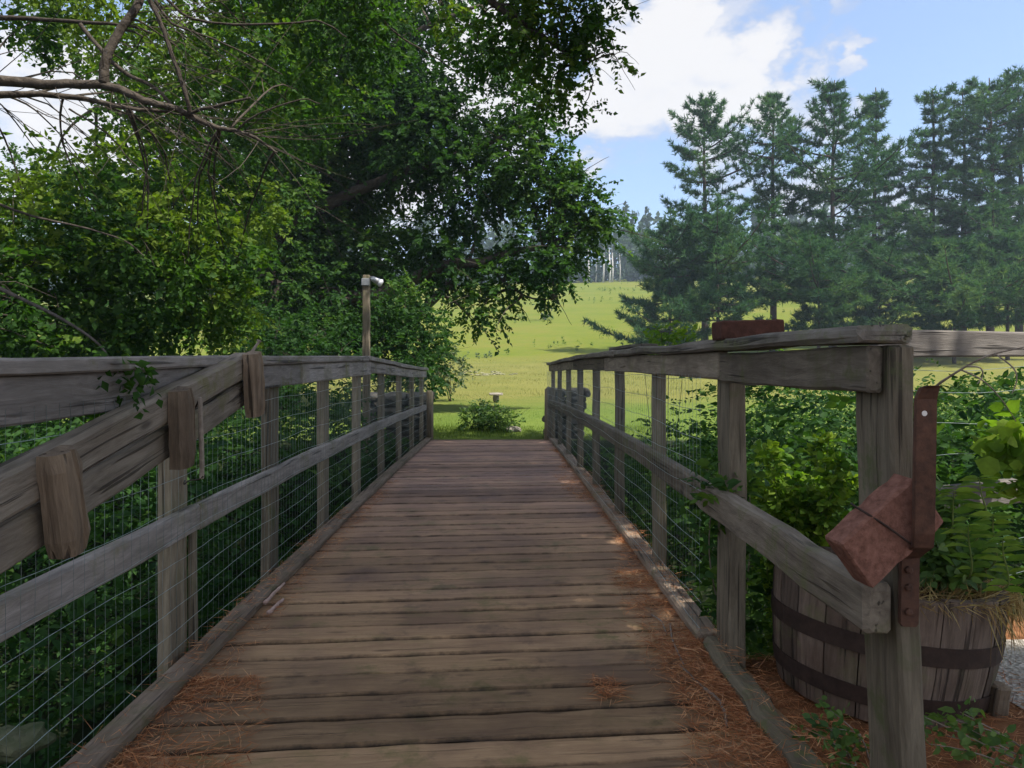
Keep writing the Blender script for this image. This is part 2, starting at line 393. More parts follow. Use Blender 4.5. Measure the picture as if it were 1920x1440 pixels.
dd_.build('dark_gap_sheet',plain('dark_gap_sheet',(.012,.009,.006),(.035,.025,.017),30,1,.1),bridge)  # near-black sheet just below the plank tops, visible through the gaps

b=MB()
for x in (-.95,-.12,.66):
    b.beam([(x,-1.5,-.16),(x,2,-.15),(x,5.7,-.11),(x,YF,-.15)],.09,.19,n=8)
b.build('stringer',M['post'],bridge)
c=MB(); pts=[(-1.005,yy,.018+camb(yy)) for yy in np.linspace(-1.3,YF+.05,26)]
c.beam(pts[:10],.085,.038,ch=.008,jit=.003); c.beam(pts[9:18],.085,.038,ch=.008,jit=.003); c.beam(pts[17:],.085,.038,ch=.008,jit=.003)
c.build('curb',M['curb'],bridge)
c=MB(); pts=[(.745-.0045*yy,yy,.02+camb(yy)) for yy in np.linspace(2.72,YF+.05,20)]
c.beam(pts[:8],.085,.042,ch=.009,jit=.003); c.beam(pts[7:14],.085,.042,ch=.009,jit=.003); c.beam(pts[13:],.085,.042,ch=.009,jit=.003)
c.build('curb',M['curb'],bridge)
c=MB(); pts=[(.738,yy,.028) for yy in np.linspace(.3,2.70,26)]
c.beam(pts,.078,.066,ch=.018,jit=.008)
o=c.build('curb',M['mosscurb'],bridge); o['label']='rotten mossy curb beam at the near end'

def rail_mesh(side, xf, y0, y1, zlo, zhi, name, parent):
    # welded wire netting: wavy line wires and close vertical wires
    mb=MB()
    hs=[zlo+.03+.072*i for i in range(6)]; q=hs[-1]
    while q+.098<zhi: q+=.098; hs.append(q)
    ph=[random.random()*6 for _ in hs]
    for z,p in zip(hs,ph):
        pts=[]
        for yy in np.arange(y0,y1,.075):
            wv=.005*math.sin(yy*5.2+p)+.004*math.sin(yy*2.3+p*2)+random.uniform(-.0015,.0015)
            pts.append((xf(yy)+side*.004*math.sin(yy*4+p),yy,z+camb(yy)+wv))
        mb.tube(pts,.00105,4,r=.7)
    for yy in np.arange(y0,y1,.05):
        a=random.uniform(-.006,.006)
        pts=[(xf(yy)+side*.003*math.sin(yy*9+z*8),yy+a*math.sin(z*6),z+camb(yy)) for z in (zlo,zlo+.25,zlo+.5,zhi)]
        mb.tube(pts,.00055,3,r=0)
    return mb.build(name,M['wire'],parent)

# left railing
RL=empty('railing',(-1.1,0,0),None,None); RL.parent=bridge
RL['label']='silvery grey left railing with mesh'
def capL(y): return float(np.interp(y,[-1.2,1.7,2.6,4,6,7.2,8.5,10.68],[1.01,1.023,1.042,1.066,1.092,1.07,1.03,1.0]))
XL=-1.10
for yy in (-.55,.45,1.5,2.58,3.66,4.74,5.85,7.05,8.25,9.45,10.6):
    p=MB(); zt=capL(yy)-.042; lean=random.uniform(-.008,.008)
    zb=-.30 if yy<10 else -.1
    p.beam([(XL-.003,yy+lean,zb),(XL,yy,zt)],.045,.135,up=(0,1,0),n=6,ch=.005)
    p.build('post',M['post'],RL)
p=MB(); p.beam([(XL+.034,2.655,.015),(XL+.036,2.66,.5)],.02,.04,up=(0,1,0),n=5,ch=.004); p.build('batten',M['post'],RL)
p=MB()
ys=list(np.linspace(-1.2,5.9,16)); p.beam([(XL+.02,q,capL(q)-.019) for q in ys],.135,.038,jit=.0025)
ys=list(np.linspace(5.91,10.70,12)); p.beam([(XL+.022,q,capL(q)-.017) for q in ys],.135,.036,jit=.004)
p.build('cap_rail',M['rail'],RL)
p=MB()
for a,bq,w in ((-1.2,1.38,.105),(1.385,4.0,.108),(4.004,6.15,.108),(6.155,10.68,.092)):
    ys=np.linspace(a,bq,9); hh=w
    p.beam([(XL+.045,q,capL(q)-.039-hh/2) for q in ys],.036,hh,jit=.0025)
p.build('fascia_board',M['rail'],RL)
p=MB()
def midL(y): return .452+camb(y)*1.2
for a,bq in ((-1.2,2.66),(2.664,6.5),(6.505,10.68)):
    ys=np.linspace(a,bq,10); p.beam([(XL+.043,q,midL(q)) for q in ys],.038,.088 if a<6 else .075,jit=.003)
p.build('mid_rail',M['rail'],RL)
rail_mesh(1,lambda q:XL+.069,-1.1,10.66,.045,.90,'wire_mesh',RL)

# right railing
RR=empty('railing',(.8,0,0),None,None); RR.parent=bridge
RR['label']='browner right railing with mossy cap'
def capR(y): return float(np.interp(y,[1.4,2.2,4.3,6.3,8.0,10.5],[1.085,1.088,1.107,1.114,1.10,1.075]))
def XR(y): return .778-.0070*max(0,y-1.5)
for yy in (2.575,3.72,4.9,6.05,7.2,8.35,9.5,10.6):
    p=MB(); zt=capR(yy)-.045
    p.beam([(XR(yy),yy+random.uniform(-.01,.01),-.30 if yy<10 else -.1),(XR(yy),yy,zt)],.045 if yy>3 else .055,.14,up=(0,1,0),n=6,ch=.005)
    p.build('post',M['post'],RR)
p=MB(); p.beam([(.812,1.572,-.06),(.806,1.572,.3),(.790,1.572,.6),(.779,1.572,1.045)],.048,.15,up=(0,1,0),n=8,ch=.006)
o=p.build('end_post',M['post'],RR)
p=MB()
ys=list(np.linspace(1.495,4.6,13)); p.beam([(XR(q)-.033,q,capR(q)-.018) for q in ys],.112,.036,jit=.004,ch=.009)
ys=list(np.linspace(3.9,5.0,6)); p.beam([(XR(q)-.010,q,capR(q)+.013) for q in ys],.09,.022,jit=.003)
ys=list(np.linspace(4.605,10.70,18)); p.beam([(XR(q)-.031,q,capR(q)-.018) for q in ys],.112,.036,jit=.004)
p.build('cap_rail',M['cap'],RR)
p=MB()
for a,bq,w in ((1.515,2.52,.094),(2.524,5.2,.092),(5.204,7.3,.09),(7.304,10.68,.085)):
    ys=np.linspace(a,bq,8); p.beam([(XR(q)-.041,q,capR(q)-.038-w/2-(.004 if a<2 else 0)) for q in ys],.034,w,jit=.003)
p.build('fascia_board',M['railR'],RR)
p=MB()
def midR(y): return .512+camb(y)*1.5
for a,bq,w in ((1.485,2.72,.055),(2.724,6.2,.045),(6.205,10.68,.04)):
    ys=np.linspace(a,bq,9); p.beam([(XR(q)-.0235-w/2,q,midR(q)) for q in ys],w,.098,jit=.003,ch=.008)
p.build('mid_rail',M['railR'],RR)
rail_mesh(-1,lambda q:XR(q)-.082,2.66,10.66,.05,.95,'wire_mesh',RR)

# barrier arm of two boards and cleats on the left
arm=empty('barrier_arm',(-.98,2.9,0),'sloping wooden barrier arm of two boards and cleats propped against the left railing','barrier arm')
sl=.18
def az(y): return .712+sl*(y-1.65)
up=Vector((0,-sl,1)).normalized(); dr=Vector((0,1,sl)).normalized()
def ap(y,o): return Vector((-1.0,y,az(y)))+up*o
for o_,h_,nm,x_ in ((.060,.092,'board',-.998),(-.052,.098,'board',-1.006)):
    p=MB(); a=ap(.35,o_); bb=ap(2.98,o_+.004); a.x=bb.x=x_
    p.beam([a,bb],.062 if o_>0 else .04,h_,n=14,jit=.003,ch=.009,up=up); p.build(nm,M['arm'],arm)
for yy in (.75,1.66,2.27,2.93):
    p=MB(); tl_=random.uniform(-.010,.014); c0=ap(yy-tl_,-.112-random.uniform(0,.015)); c1=ap(yy+tl_,.108+random.uniform(0,.012)); wf=random.uniform(.82,1.1)
    ring=[]; vs=[];gc=[]; off=random.random()*20; NS=7
    for j in range(NS):
        q=c0.lerp(c1,j/(NS-1)); sc=1.0 if 0<j<NS-1 else .9
        for kk,(dd,pr) in enumerate(((-.048,0),(-.05,.034),(-.030,.056),(-.004,.060),(.006,.046),(.014,.058),(.036,.050),(.050,.030),(.048,0))):
            xx=.966-pr*(1 if 0<j<NS-1 else .88)+random.uniform(-.003,.003); dd=dd*sc*wf+random.uniform(-.002,.002)
            v=q+dr*dd; v.x=-xx; vs.append(v); gc.append((q.z+off,dd+off,xx))
    fs=[(j*9+kk,j*9+kk+1,(j+1)*9+kk+1,(j+1)*9+kk) for j in range(NS-1) for kk in range(8)]
    fs+=[(j*9+8,j*9,(j+1)*9,(j+1)*9+8) for j in range(NS-1)]
    fs+=[tuple(range(8,-1,-1)),tuple((NS-1)*9+kk for kk in range(9))]
    p.add(vs,fs,gc,None,False); o=p.build('cleat',M['cleat'],arm)
    for o_ in (.06,-.06):
        p=MB(); q=ap(yy+random.uniform(-.01,.01),o_); q.x=-.966+.051; p.tube([q,q+Vector((.006,0,0))],[.006,.005],8,smooth=False)
        p.build('nail_head',M['hoop'],o)
p=MB(); p.beam([(-1.0,.47,-.02),(-1.0,.47,.42)],.05,.09,up=(0,1,0),n=4); p.build('prop_post',M['post'],arm)
p=MB(); p.tube([ap(2.985,.06)+Vector((.01,.02,0)),ap(3.0,.10)+Vector((.016,.03,0)),P(486,640,3.03)],[.008,.007,.005],7); p.tube([P(482,638,3.03),P(489,641,3.03)],.005,6)
p.build('peg',M['twig'],arm)
# hanging stick with a wire hook
st=tag(None or (lambda m:(m.beam([P(375,745,2.36),P(379,898,2.34)],.012,.014,up=(0,1,0),n=6,ch=.003,jit=.001),m)[1])(MB()).build('hanging_stick',M['twig']),'thin brown stick hanging upright from the sloping barrier arm','stick')
m=MB(); m.tube(curve([P(381,893,2.335),P(372,899,2.34),P(355,901,2.38),P(345,908,2.5),(XL+.03,2.60,.62)],4),.0025,5); m.build('hook_wire',M['hoop'],st)
m=MB(); m.tube(curve([P(374,748,2.36),P(366,764,2.37),P(357,776,2.4),P(348,770,2.42)],4),.003,5); m.build('hook_wire',M['hoop'],st)

# ------------------------------------------------------------------ bricks, iron strap
def brick_mesh(l,w,h):
    m=MB(); m.beam([(-l/2,0,0),(l/2,0,0)],w,h,n=8,ch=.004,jit=.0016); return m
bm_=brick_mesh(.20,.095,.058); o=bm_.build('brick',M['brick2'])
o.location=(.775,2.42,capR(2.42)+.030); o.rotation_euler=(0,math.radians(-1.5),math.radians(4))
tag(o,'dark red brick lying crosswise on top of the right railing cap','brick')
bm_=brick_mesh(.19,.112,.055); o=bm_.build('brick',M['brick'])
o.location=P(1657,993,1.448); o.rotation_euler=Matrix.Rotation(math.radians(90),3,'X').to_euler()
R=Matrix.Rotation(math.radians(8),3,'Z')@Matrix.Rotation(math.radians(-38),3,'Y')@Matrix.Rotation(math.radians(94),3,'X')
o.rotation_euler=R.to_euler(); tag(o,'tilted pale red brick tied by wire to the right end post','brick'); BR=o
m=MB(); m.tube(curve([P(1596,944,1.53),P(1606,951,1.43),P(1660,985,1.412),P(1708,1020,1.414),P(1718,1028,1.47)],5),.0022,6)
w=m.build('tie_wire',M['hoop']); w.parent=BR; w.matrix_parent_inverse=(Matrix.Translation(BR.location)@R.to_4x4()).inverted()
S=empty('iron_strap',P(1704,1173,1.49),'long rusted iron strap with bolts, fixed upright to the right end post','iron strap')
def plate(pts,w,th,nm,mat=M['rust']):
    m=MB(); m.beam(pts,w,th,up=(0,-1,0),ch=.003,jit=.0009); m.build(nm,mat,S)
q=[P(1749,723,1.375),P(1742,728,1.382),P(1735,748,1.392),P(1733,880,1.39),P(1731,1000,1.40),P(1729,1026,1.41),P(1717,1034,1.45),P(1705,1046,1.478),P(1704,1100,1.478),P(1703,1168,1.478),P(1703,1174,1.478)]
m=MB(); off=3; vs=[];gc=[];W=[.011,.016,.018,.018,.018,.018,.0175,.017,.017,.017,.012]
dep=[.012]*11
for p_,w_ in zip(q,W):
    for dx,dy in ((-w_,-.006),(w_,-.006),(w_+.001,0),(w_,.006),(-w_,.006),(-w_-.001,0)):
        vs.append(p_+Vector((dx,dy,random.uniform(-.001,.001)))); gc.append((p_.z,dx,dy))
fs=[(i*6+k_,i*6+(k_+1)%6,(i+1)*6+(k_+1)%6,(i+1)*6+k_) for i in range(10) for k_ in range(6)]+[tuple(range(5,-1,-1)),tuple(60+k_ for k_ in range(6))]
m.add(vs,fs,gc,.5); m.build('bar',M['rust'],S)
for (a,b_) in ((1703,1068),(1703,1101),(1703,1147)):
    c_=P(a,b_,1.471); m=MB(); m.tube([c_,c_+Vector((0,-.006,0)),c_+Vector((0,-.0075,0))],[.0075,.0075,.004],6,smooth=False); m.build('bolt',M['rust'],S)
c_=P(1732,775,1.388); m=MB(); m.tube([c_,c_+Vector((0,-.003,0))],[.006,.005],9,smooth=False); o=m.build('bolt',M['lampmetal'],S); o['label']='shiny screw head near the top'

# ------------------------------------------------------------------ planter
BC=Vector((1.178,2.43,-.015))
B=empty('barrel_planter',BC,'half barrel planter of grey staves with dark iron hoops beside the right end post','planter')
TB=Matrix.Translation(BC)@Matrix.Rotation(math.radians(5.5),4,'Y')
R0,R1,HB=.286,.326,.375; NSV=20
def br(z): return R0+(R1-R0)*(z/HB)**.8+.008*math.sin(math.pi*z/HB)
m=MB()
for k_ in range(NSV):
    a0=2*math.pi*k_/NSV+.006; a1=2*math.pi*(k_+1)/NSV-.006; off=random.random()*30; dr_=random.uniform(-.003,.003); top=random.uniform(-.012,.006)
    vs=[];gc=[]; zs=[0,.08,.16,.24,.31,HB+top]
    for z in zs:
        for (a,ri) in ((a0,-.0),(a0+.25*(a1-a0),.004),(a0+.75*(a1-a0),.004),(a1,-.0),(a1,-.024),(a0,-.024)):
            rr=br(z)+dr_+ri; vs.append(TB@Vector((rr*math.cos(a),rr*math.sin(a),z))); gc.append((z+off,a*.3+off,ri))
    fs=[(i*6+j,i*6+(j+1)%6,(i+1)*6+(j+1)%6,(i+1)*6+j) for i in range(5) for j in range(6)]+[tuple(range(5,-1,-1)),tuple(30+j for j in range(6))]
    m.add(vs,fs,gc)
m.build('staves',M['barrel'],B)
for z0,z1 in ((.195,.25),(.05,.10)):
    m=MB(); NN=48; prof=[(br(z0)+.006,z0),(br(z0)+.009,z0),(br(z1)+.009,z1),(br(z1)+.006,z1)]
    vs=[TB@Vector((p_[0]*math.cos(2*math.pi*k_/NN),p_[0]*math.sin(2*math.pi*k_/NN),p_[1])) for p_ in prof for k_ in range(NN)]
    fs=[(i*NN+k_,i*NN+(k_+1)%NN,((i+1)%4)*NN+(k_+1)%NN,((i+1)%4)*NN+k_) for i in range(4) for k_ in range(NN)]
    m.add(vs,fs,None,.5,False); m.build('hoop',M['hoop'],B)
m=MB(); vs=[TB@Vector((0,0,HB-.02))]; fs=[]
for j in range(1,6):
    for k_ in range(30):
        rr=(R1-.02)*j/5; a=2*math.pi*k_/30; vs.append(TB@Vector((rr*math.cos(a),rr*math.sin(a),HB-.025-.02*(j/5)**2+random.uniform(-.012,.012))))
fs=[(0,1+k_,1+(k_+1)%30) for k_ in range(30)]+[(1+j*30+k_,1+(j+1)*30+k_,1+(j+1)*30+(k_+1)%30,1+j*30+(k_+1)%30) for j in range(4) for k_ in range(30)]
m.add(vs,fs,None,.5,True); m.build('soil',M['soil'],B)
m=MB(); m.beam([(1.425,2.22,-.02),(1.43,2.205,.095)],.045,.05,up=(0,1,0),ch=.008,jit=.003,n=3); m.build('foot_block',M['cleat'],B)
# dry grass spilling over the rim
Lf=Leaves(); n=1100; a=RNG.uniform(-1.9,.9,n); rr=R1-.03+RNG.uniform(-.10,.045,n)
pos=np.stack([rr*np.cos(a),rr*np.sin(a),HB-.02+RNG.uniform(0,.02,n)],-1)
TBn=np.array(TB); pos=pos@TBn[:3,:3].T+TBn[:3,3]
dd=np.stack([np.cos(a),np.sin(a),RNG.uniform(-.5,.9,n)],-1)+RNG.normal(size=(n,3))*.55
Lf.add(pos,dd,rdir(n),RNG.uniform(.03,.09,n),RNG.random(n),TN,.05)
n=150; a=RNG.uniform(-1.25,.35,n); rr=R1+.012+RNG.uniform(0,.02,n)
pos=np.stack([rr*np.cos(a),rr*np.sin(a),HB+.005+RNG.uniform(-.03,.01,n)],-1)@TBn[:3,:3].T+TBn[:3,3]
dd=np.stack([np.cos(a)*.25,np.sin(a)*.25,-np.ones(n)],-1)+RNG.normal(size=(n,3))*.22
Lf.add(pos,dd,rdir(n),RNG.uniform(.06,.17,n),RNG.random(n),TN,.025)
tag(Lf.build('dry_grass',M['drygrass']),'tan dry grass and needles spilling over the rim of the barrel planter',kind='stuff')

def plant(name,label,base,tips,leaf,nl,mat,cat='plant',stem=.004,rlo=.1,rhi=1.,tpl=T8,group=None,bend=.15,width=1.0,flat=.75,spread=.9,droop=.2,side=3):
    base=Vector(base); E=empty(name,base,label,cat,group); mb=MB(); L=Leaves()
    cs=[];os=[];rs=[]
    for tp in tips:
        tp=Vector(tp); mid=base.lerp(tp,.55)+Vector((random.uniform(-1,1)*.05,random.uniform(-1,1)*.05,bend*(tp-base).length*.35))
        c=curve([base+Vector((random.uniform(-.03,.03),random.uniform(-.03,.03),0)),mid,tp],6)
        mb.tube(c,[stem*(1-.6*i/(len(c)-1)) for i in range(len(c))],5)
        dirn=(c[-1]-c[-3]).normalized()
        for i in range(2,len(c)):
            for q in range(side):
                a=random.random()*6.28; o=Vector((math.cos(a),math.sin(a),.25))*.8+dirn*.4
                cs.append(c[i]);os.append(o);rs.append(random.uniform(rlo,rhi))
        cs.append(tp);os.append(dirn);rs.append(random.uniform(rlo,rhi))
    mb.build('stems',M['twig'] if mat!=M['bright'] else M['stemgreen'],E)
    sprays(L,np.array([tuple(x) for x in cs]),np.array([tuple(x) for x in os]),leaf*2.2,nl,leaf,np.array(rs),tpl,droop=droop,flat=flat,width=width,spread=spread)
    L.build('leaves',mat,E); return E
M['stemgreen']=plain('green_stem',(.10,.15,.03),(.18,.22,.06),20,.7)
tips=[P(1440+random.uniform(-10,20),850+random.uniform(0,120),2.95+random.uniform(-.1,.25)) for _ in range(5)]+[P(1510+random.uniform(-60,85),845+random.uniform(-30,130),2.95+random.uniform(-.25,.3)) for _ in range(15)]
plant('raspberry_plant','bright green leafy plant between the right railing and the end post, behind the barrel',(1.12,3.0,float(H(1.1,3.0))),tips,.030,7,M['bright'],width=1.2,flat=.6,side=5)
tips=[P(1755+random.uniform(-15,40),985+random.uniform(-60,60),2.4+random.uniform(-.1,.15)) for _ in range(6)]+[P(1740+random.uniform(0,120),1050+random.uniform(-30,30),2.3+random.uniform(-.15,.2)) for _ in range(7)]
plant('weed_plant','green leafy weeds growing out of the soil in the barrel planter',TB@Vector((.12,-.05,HB-.03)),tips,.034,6,M['bush'],width=1.1,flat=.6,rlo=.4)
# pinnate fern-like fronds
E=empty('sumac_plant',TB@Vector((.2,.05,HB-.03)),'yellow-green fern-like fronds with paired narrow leaflets rising right of the barrel planter','plant')
mb=MB();L=Leaves(); b0=TB@Vector((.2,.05,HB-.03))
for (a,bb,Yq) in ((1835,895,2.20),(1790,920,2.2),(1862,965,2.08),(1815,985,2.05),(1880,1010,2.0)):
    tp=P(a,bb,Yq); st_=P(a+random.uniform(-15,15),bb+95,Yq+.1)
    c=curve([b0,st_,st_.lerp(tp,.6)+Vector((0,0,.02)),tp],8); mb.tube(c,[.004-.003*i/(len(c)-1) for i in range(len(c))],5)
    c=c[8::2]; n=len(c)
    for i,pp in enumerate(c):
        dirn=(c[min(i+1,n-1)]-c[max(i-1,0)]).normalized(); sd=Vector((1,random.uniform(-.2,.2),0)); sz=.075*(1-.55*abs(i/n-.35))
        for s_ in (-1,1):
            L.add([tuple(pp)],np.array([tuple(sd*s_+dirn*.35+Vector((0,0,-.12)))]),np.array([(0.,-.4,.8)])+RNG.normal(size=(1,3))*.35,sz*random.uniform(.7,1.2),np.array([random.uniform(.3,1)]),T8,.5)
mb.build('stems',M['stemgreen'],E); L.build('leaves',M['bright'],E)
plant('maple_seedling','large bright lobed leaves reaching in at the right edge above the lower fence board',P(1960,960,2.6),[P(1890,815,2.7),P(1905,840,2.65),P(1922,800,2.75),P(1935,860,2.6)],.06,5,M['bright'],width=1.5,flat=.35,side=1,rlo=.5)
plant('ground_weed','small green weed with oval leaves growing at the foot of the end post',(1.36,1.83,-.01),[P(1735,1345,1.8),P(1775,1345,1.82),P(1800,1335,1.85),P(1742,1395,1.78),P(1775,1380,1.8),P(1815,1365,1.85)],.027,3,M['bush'],side=1,rlo=.5,flat=.5,stem=.0025)
plant('ground_weed','small green weed sprouting from the needles in front of the barrel staves',(.93,2.0,-.01),[P(1530,1345,1.95),P(1555,1330,1.98),P(1510,1365,1.95),P(1560,1365,1.92),P(1575,1430,1.85)],.024,3,M['bush'],side=1,rlo=.3,flat=.6,stem=.0025)
plant('vine','vine leaves curling over the right mid rail beside the railing post',(.86,2.9,float(H(.9,2.9))),[P(1345,905,2.55),P(1365,925,2.5),P(1390,915,2.6),P(1335,935,2.58),P(1405,900,2.7),P(1320,925,2.8)],.042,5,M['under'],side=2,rlo=.3)

# ------------------------------------------------------------------ right hand board fence
fa=Vector((1.26,2.58,0)); fd=Vector((2.03-1.416,2.98-2.67,0)).normalized()
E=empty('board_fence',fa,'grey two-board wooden fence with wires running off to the right behind the end post','fence')
def fp(s_,z): return fa+fd*s_+Vector((0,0,z))
for nm,z0,z1,h_ in (('top_board',1.082,1.112,.089),('lower_board',.535,.52,.085)):
    m=MB(); m.beam([fp(-.02 if nm=='top_board' else 0.1,z0),fp(3.4,z1)],.036,h_+.006,n=5,jit=.0015); m.build(nm,M['fence'],E)
for s_ in (.05,1.75,3.3):
    m=MB(); q=fp(s_,0)+Vector((.03,.05,0)); m.beam([q+Vector((0,0,-1.0)),q+Vector((0,0,1.12))],.085,.085,up=(0,1,0),n=6); m.build('post',M['post'],E)
m=MB()
for z in (.22,.34,.68,.80,.92,1.0):
    m.tube([fp(s_,z+.012*math.sin(s_*5+z*9)) for s_ in np.linspace(.05,3.3,20)],.001,4,r=0)
m.build('wire',M['wire'],E)
E=empty('dead_branch',P(1755,720,2.3),'bare grey dead branch arching up over the undergrowth behind the iron strap','branch')
m=MB()
b1=limb(m,[P(1740,735,2.5),P(1790,700,2.4),P(1850,668,2.35),P(1925,650,2.3)],.0045,.002,5,6)
limb(m,[b1[7],P(1838,690,2.35),P(1842,705,2.36),P(1832,720,2.36)],.003,.0015,4,5)
limb(m,[b1[11],P(1900,690,2.3),P(1906,715,2.3),P(1897,738,2.3)],.003,.0015,4,5)
limb(m,[b1[6],P(1845,715,2.4),P(1880,752,2.45),P(1905,790,2.5)],.003,.0015,4,5)
limb(m,[P(1728,760,2.55),b1[2],b1[4]],.0045,.004,3,5)
m.tube([(1.5,2.75,float(H(1.5,2.75))-.05),P(1728,760,2.55)],[.01,.006],6)
m.build('twigs',M['twig'],E)

# ------------------------------------------------------------------ needles and sticks on the deck
def needles(regions,name,label):
    L=Leaves()
    for (x0,x1,y0,y1,n,zf,pw) in regions:
        y=RNG.uniform(y0,y1,n); u=RNG.random(n)**pw; xa=x0(y) if callable(x0) else x0; xb=x1(y) if callable(x1) else x1
        x=xa+(xb-xa)*u
        keep=(np.sin(y*3.1+x*2)+np.sin(y*7.7+1)+RNG.normal(size=n)*.9)>-1.0
        x=x[keep];y=y[keep];m=len(x); z=zf(x,y)+RNG.random(m)**2*.016+.002
        d=RNG.normal(size=(m,3))*A3(1,1,.10)
        L.add(np.stack([x,y,z],-1),d,A3(0,0,1)+RNG.normal(size=(m,3))*.5,RNG.uniform(.035,.075,m),RNG.random(m),TN,.035)
    tag(L.build(name,M['needles']),label,kind='stuff')
cz=lambda x,y:np.array([camb(q) for q in y])+.001
ez=lambda x,y:cz(x,y)+.038
needles([(.715,lambda y:.56-.0*y+.10*np.sin(y*1.7),1.2,9.5,11000,cz,2.2),(.70,lambda y:.52-.2*(2.2-y).clip(0,2),1.0,3.2,10000,cz,1.8),(.52,.70,3.35,3.65,900,cz,1),
  (.70,.78,2.8,7,1400,lambda x,y:cz(x,y)+.042,1),(.71,.77,1.0,2.7,500,lambda x,y:cz(x,y)+.062,1),(.28,.36,2.25,2.4,260,cz,1)],'pine_needles','rust-orange fallen pine needles along the right curb of the bridge deck')
needles([(-.955,lambda y:-.74+.10*np.sin(y*4),1.2,2.4,13000,cz,1.9),(-.955,lambda y:-.86,2.4,6.5,1500,cz,1.6),(-1.04,-.97,1.2,5,900,ez,1)],'pine_needles','rust-orange fallen pine needles in the near left corner of the bridge deck')
hz=lambda x,y:H(x,y)
needles([(.79,1.75,1.1,2.9,16000,hz,1),(1.5,2.3,1.0,2.3,2500,hz,2)],'pine_needles','rust-brown fallen pine needles on the ground around the barrel planter')
def stick(label,pts,r0,nm='fallen_stick',mat='twig'):
    m=MB(); limb(m,pts,r0,r0*.6,5,6,.001,.15); return tag(m.build(nm,M[mat]),label,'stick')
def dp(px,py,z=.008):
    Y=(1-z)*F/(py-690); return Vector(((px-940)*Y/F,Y,z+camb(Y)))
stick('curved grey twig lying on needles by the mossy curb',[dp(1320,1305),dp(1345,1325),dp(1358,1350),dp(1363,1375)],.006)
stick('long bent twig on the deck at the right edge',[dp(1257,1185),dp(1260,1212),dp(1272,1240),dp(1282,1260)],.004)
stick('short pale twig curving beside the right needles strip',[dp(1222,1167),dp(1240,1180),dp(1250,1205)],.004)
stick('straight brown twig crossing the needles at the near right',[dp(1275,1262),dp(1310,1295),dp(1345,1325)],.004)
M['palestick']=plain('pale_split_wood',(.42,.27,.22),(.62,.45,.38),40,.9,.2)
stick('pale pinkish split stick resting against the left curb',[dp(497,1145,.03),dp(515,1125,.03),dp(533,1108,.03)],.009,mat='palestick')
stick('second pinkish wood splinter below the pale stick by the left curb',[dp(503,1164),dp(518,1150),dp(531,1138)],.010,mat='palestick')

# ------------------------------------------------------------------ stone walls, lamp, table, slab
def stone_wall(name,label,x0,x1,y0,th,z0,z1):
    m=MB(); z=z0
    while z<z1-.02:
        h_=random.uniform(.07,.13); x=x0+random.uniform(-.1,0)
        while x<x1:
            w_=min(random.uniform(.13,.34),max(.08,x1-x))
            for yy in (y0,y0+th*.55):
                m.rock((x+w_/2,yy+random.uniform(-.02,.02)+th*.25,z+h_/2),w_*.56,th*.34,h_*.60,2,.22,.75)
            x+=w_
        z+=h_*.93
    return tag(m.build(name,M['stone']),label,'stone wall')
stone_wall('stone_wall','dry stone wall at the far left end of the footbridge',-1.95,-1.03,10.78,.5,-1.1,.60)
stone_wall('stone_wall','dry stone wall at the far right end of the footbridge',.68,1.18,10.78,.5,-1.1,.62)
m=MB(); m.tube([(.655,10.70,-.2),(.66,10.70,.3),(.662,10.70,.70),(.675,10.70,.735)],[.062,.06,.055,.03],9,rough=.1)
tag(m.build('stub_post',M['post']),'short round-topped wooden post standing before the right stone wall','post')
m=MB(); m.tube([(-1.0,10.72,-.2),(-1.0,10.72,.3),(-1.0,10.72,.66),(-1.0,10.72,.69)],[.055,.05,.05,.03],8,rough=.1)
tag(m.build('stub_post',M['post']),'short weathered wooden post at the far end of the left railing','post')
LX,LY=-1.755,10.0
E=empty('lamp_post',(LX,LY,float(H(LX,LY))),'square wooden lamp post with a small tilted floodlight, behind the left railing','lamp post')
m=MB(); m.beam([(LX,LY,float(H(LX,LY))-.1),(LX,LY,P(687,516,LY).z)],.09,.09,up=(0,1,0),n=8); m.build('post',M['post'],E)
m=MB(); a=P(683,523,LY-.05); m.beam([a+Vector((-.035,0,-.04)),a+Vector((.075,0,-.04))],.03,.10,n=2,ch=.008); m.build('junction_box',M['lampmetal'],E)
m=MB(); a=P(694,520,LY-.04); bq=P(711,529,LY-.04); m.tube([a,a.lerp(bq,.15),a.lerp(bq,.2),bq],[.018,.022,.034,.046],12); hd=m.build('lamp_head',M['lampmetal'],E)
m=MB(); e_=P(717,532.5,LY-.04); m.tube([bq,bq.lerp(e_,.5),bq.lerp(e_,.9),e_],[.046,.054,.04,.012],12); m.build('bulb',M['glassbulb'],E)
tY=18.6; tb=P(930,752,tY); tb.z=float(H(tb.x,tY))
E=empty('stone_table',tb,'small flat stone table on a stubby pedestal standing on the lawn','stone table')
m=MB(); m.rock(tb+Vector((0,0,.205)),.21,.16,.035,2,.12,.8); m.build('slab',M['stone2'],E)
m=MB(); m.rock(tb+Vector((.0,0,.10)),.085,.08,.12,2,.12,.6); m.build('pedestal',M['stone2'],E)
m=MB(); q=P(962,799,11.9); m.rock((q.x,11.9,float(H(q.x,11.9))+.03),.15,.16,.055,2,.15,.8); tag(m.build('flat_rock',M['stone2']),'flat pale rock lying at the right of the low bush beyond the deck','rock')
m=MB(); m.rock(P(26,1392,1.9),.075,.09,.035,3,.3,.3); tag(m.build('mossy_rock',plain('mossy_stone',(.035,.05,.02),(.10,.10,.06),14,.95,.1,0,.8,.02)),'rounded mossy rock below the left railing at the picture edge','rock')
m=MB(); q=P(905,708,36); 
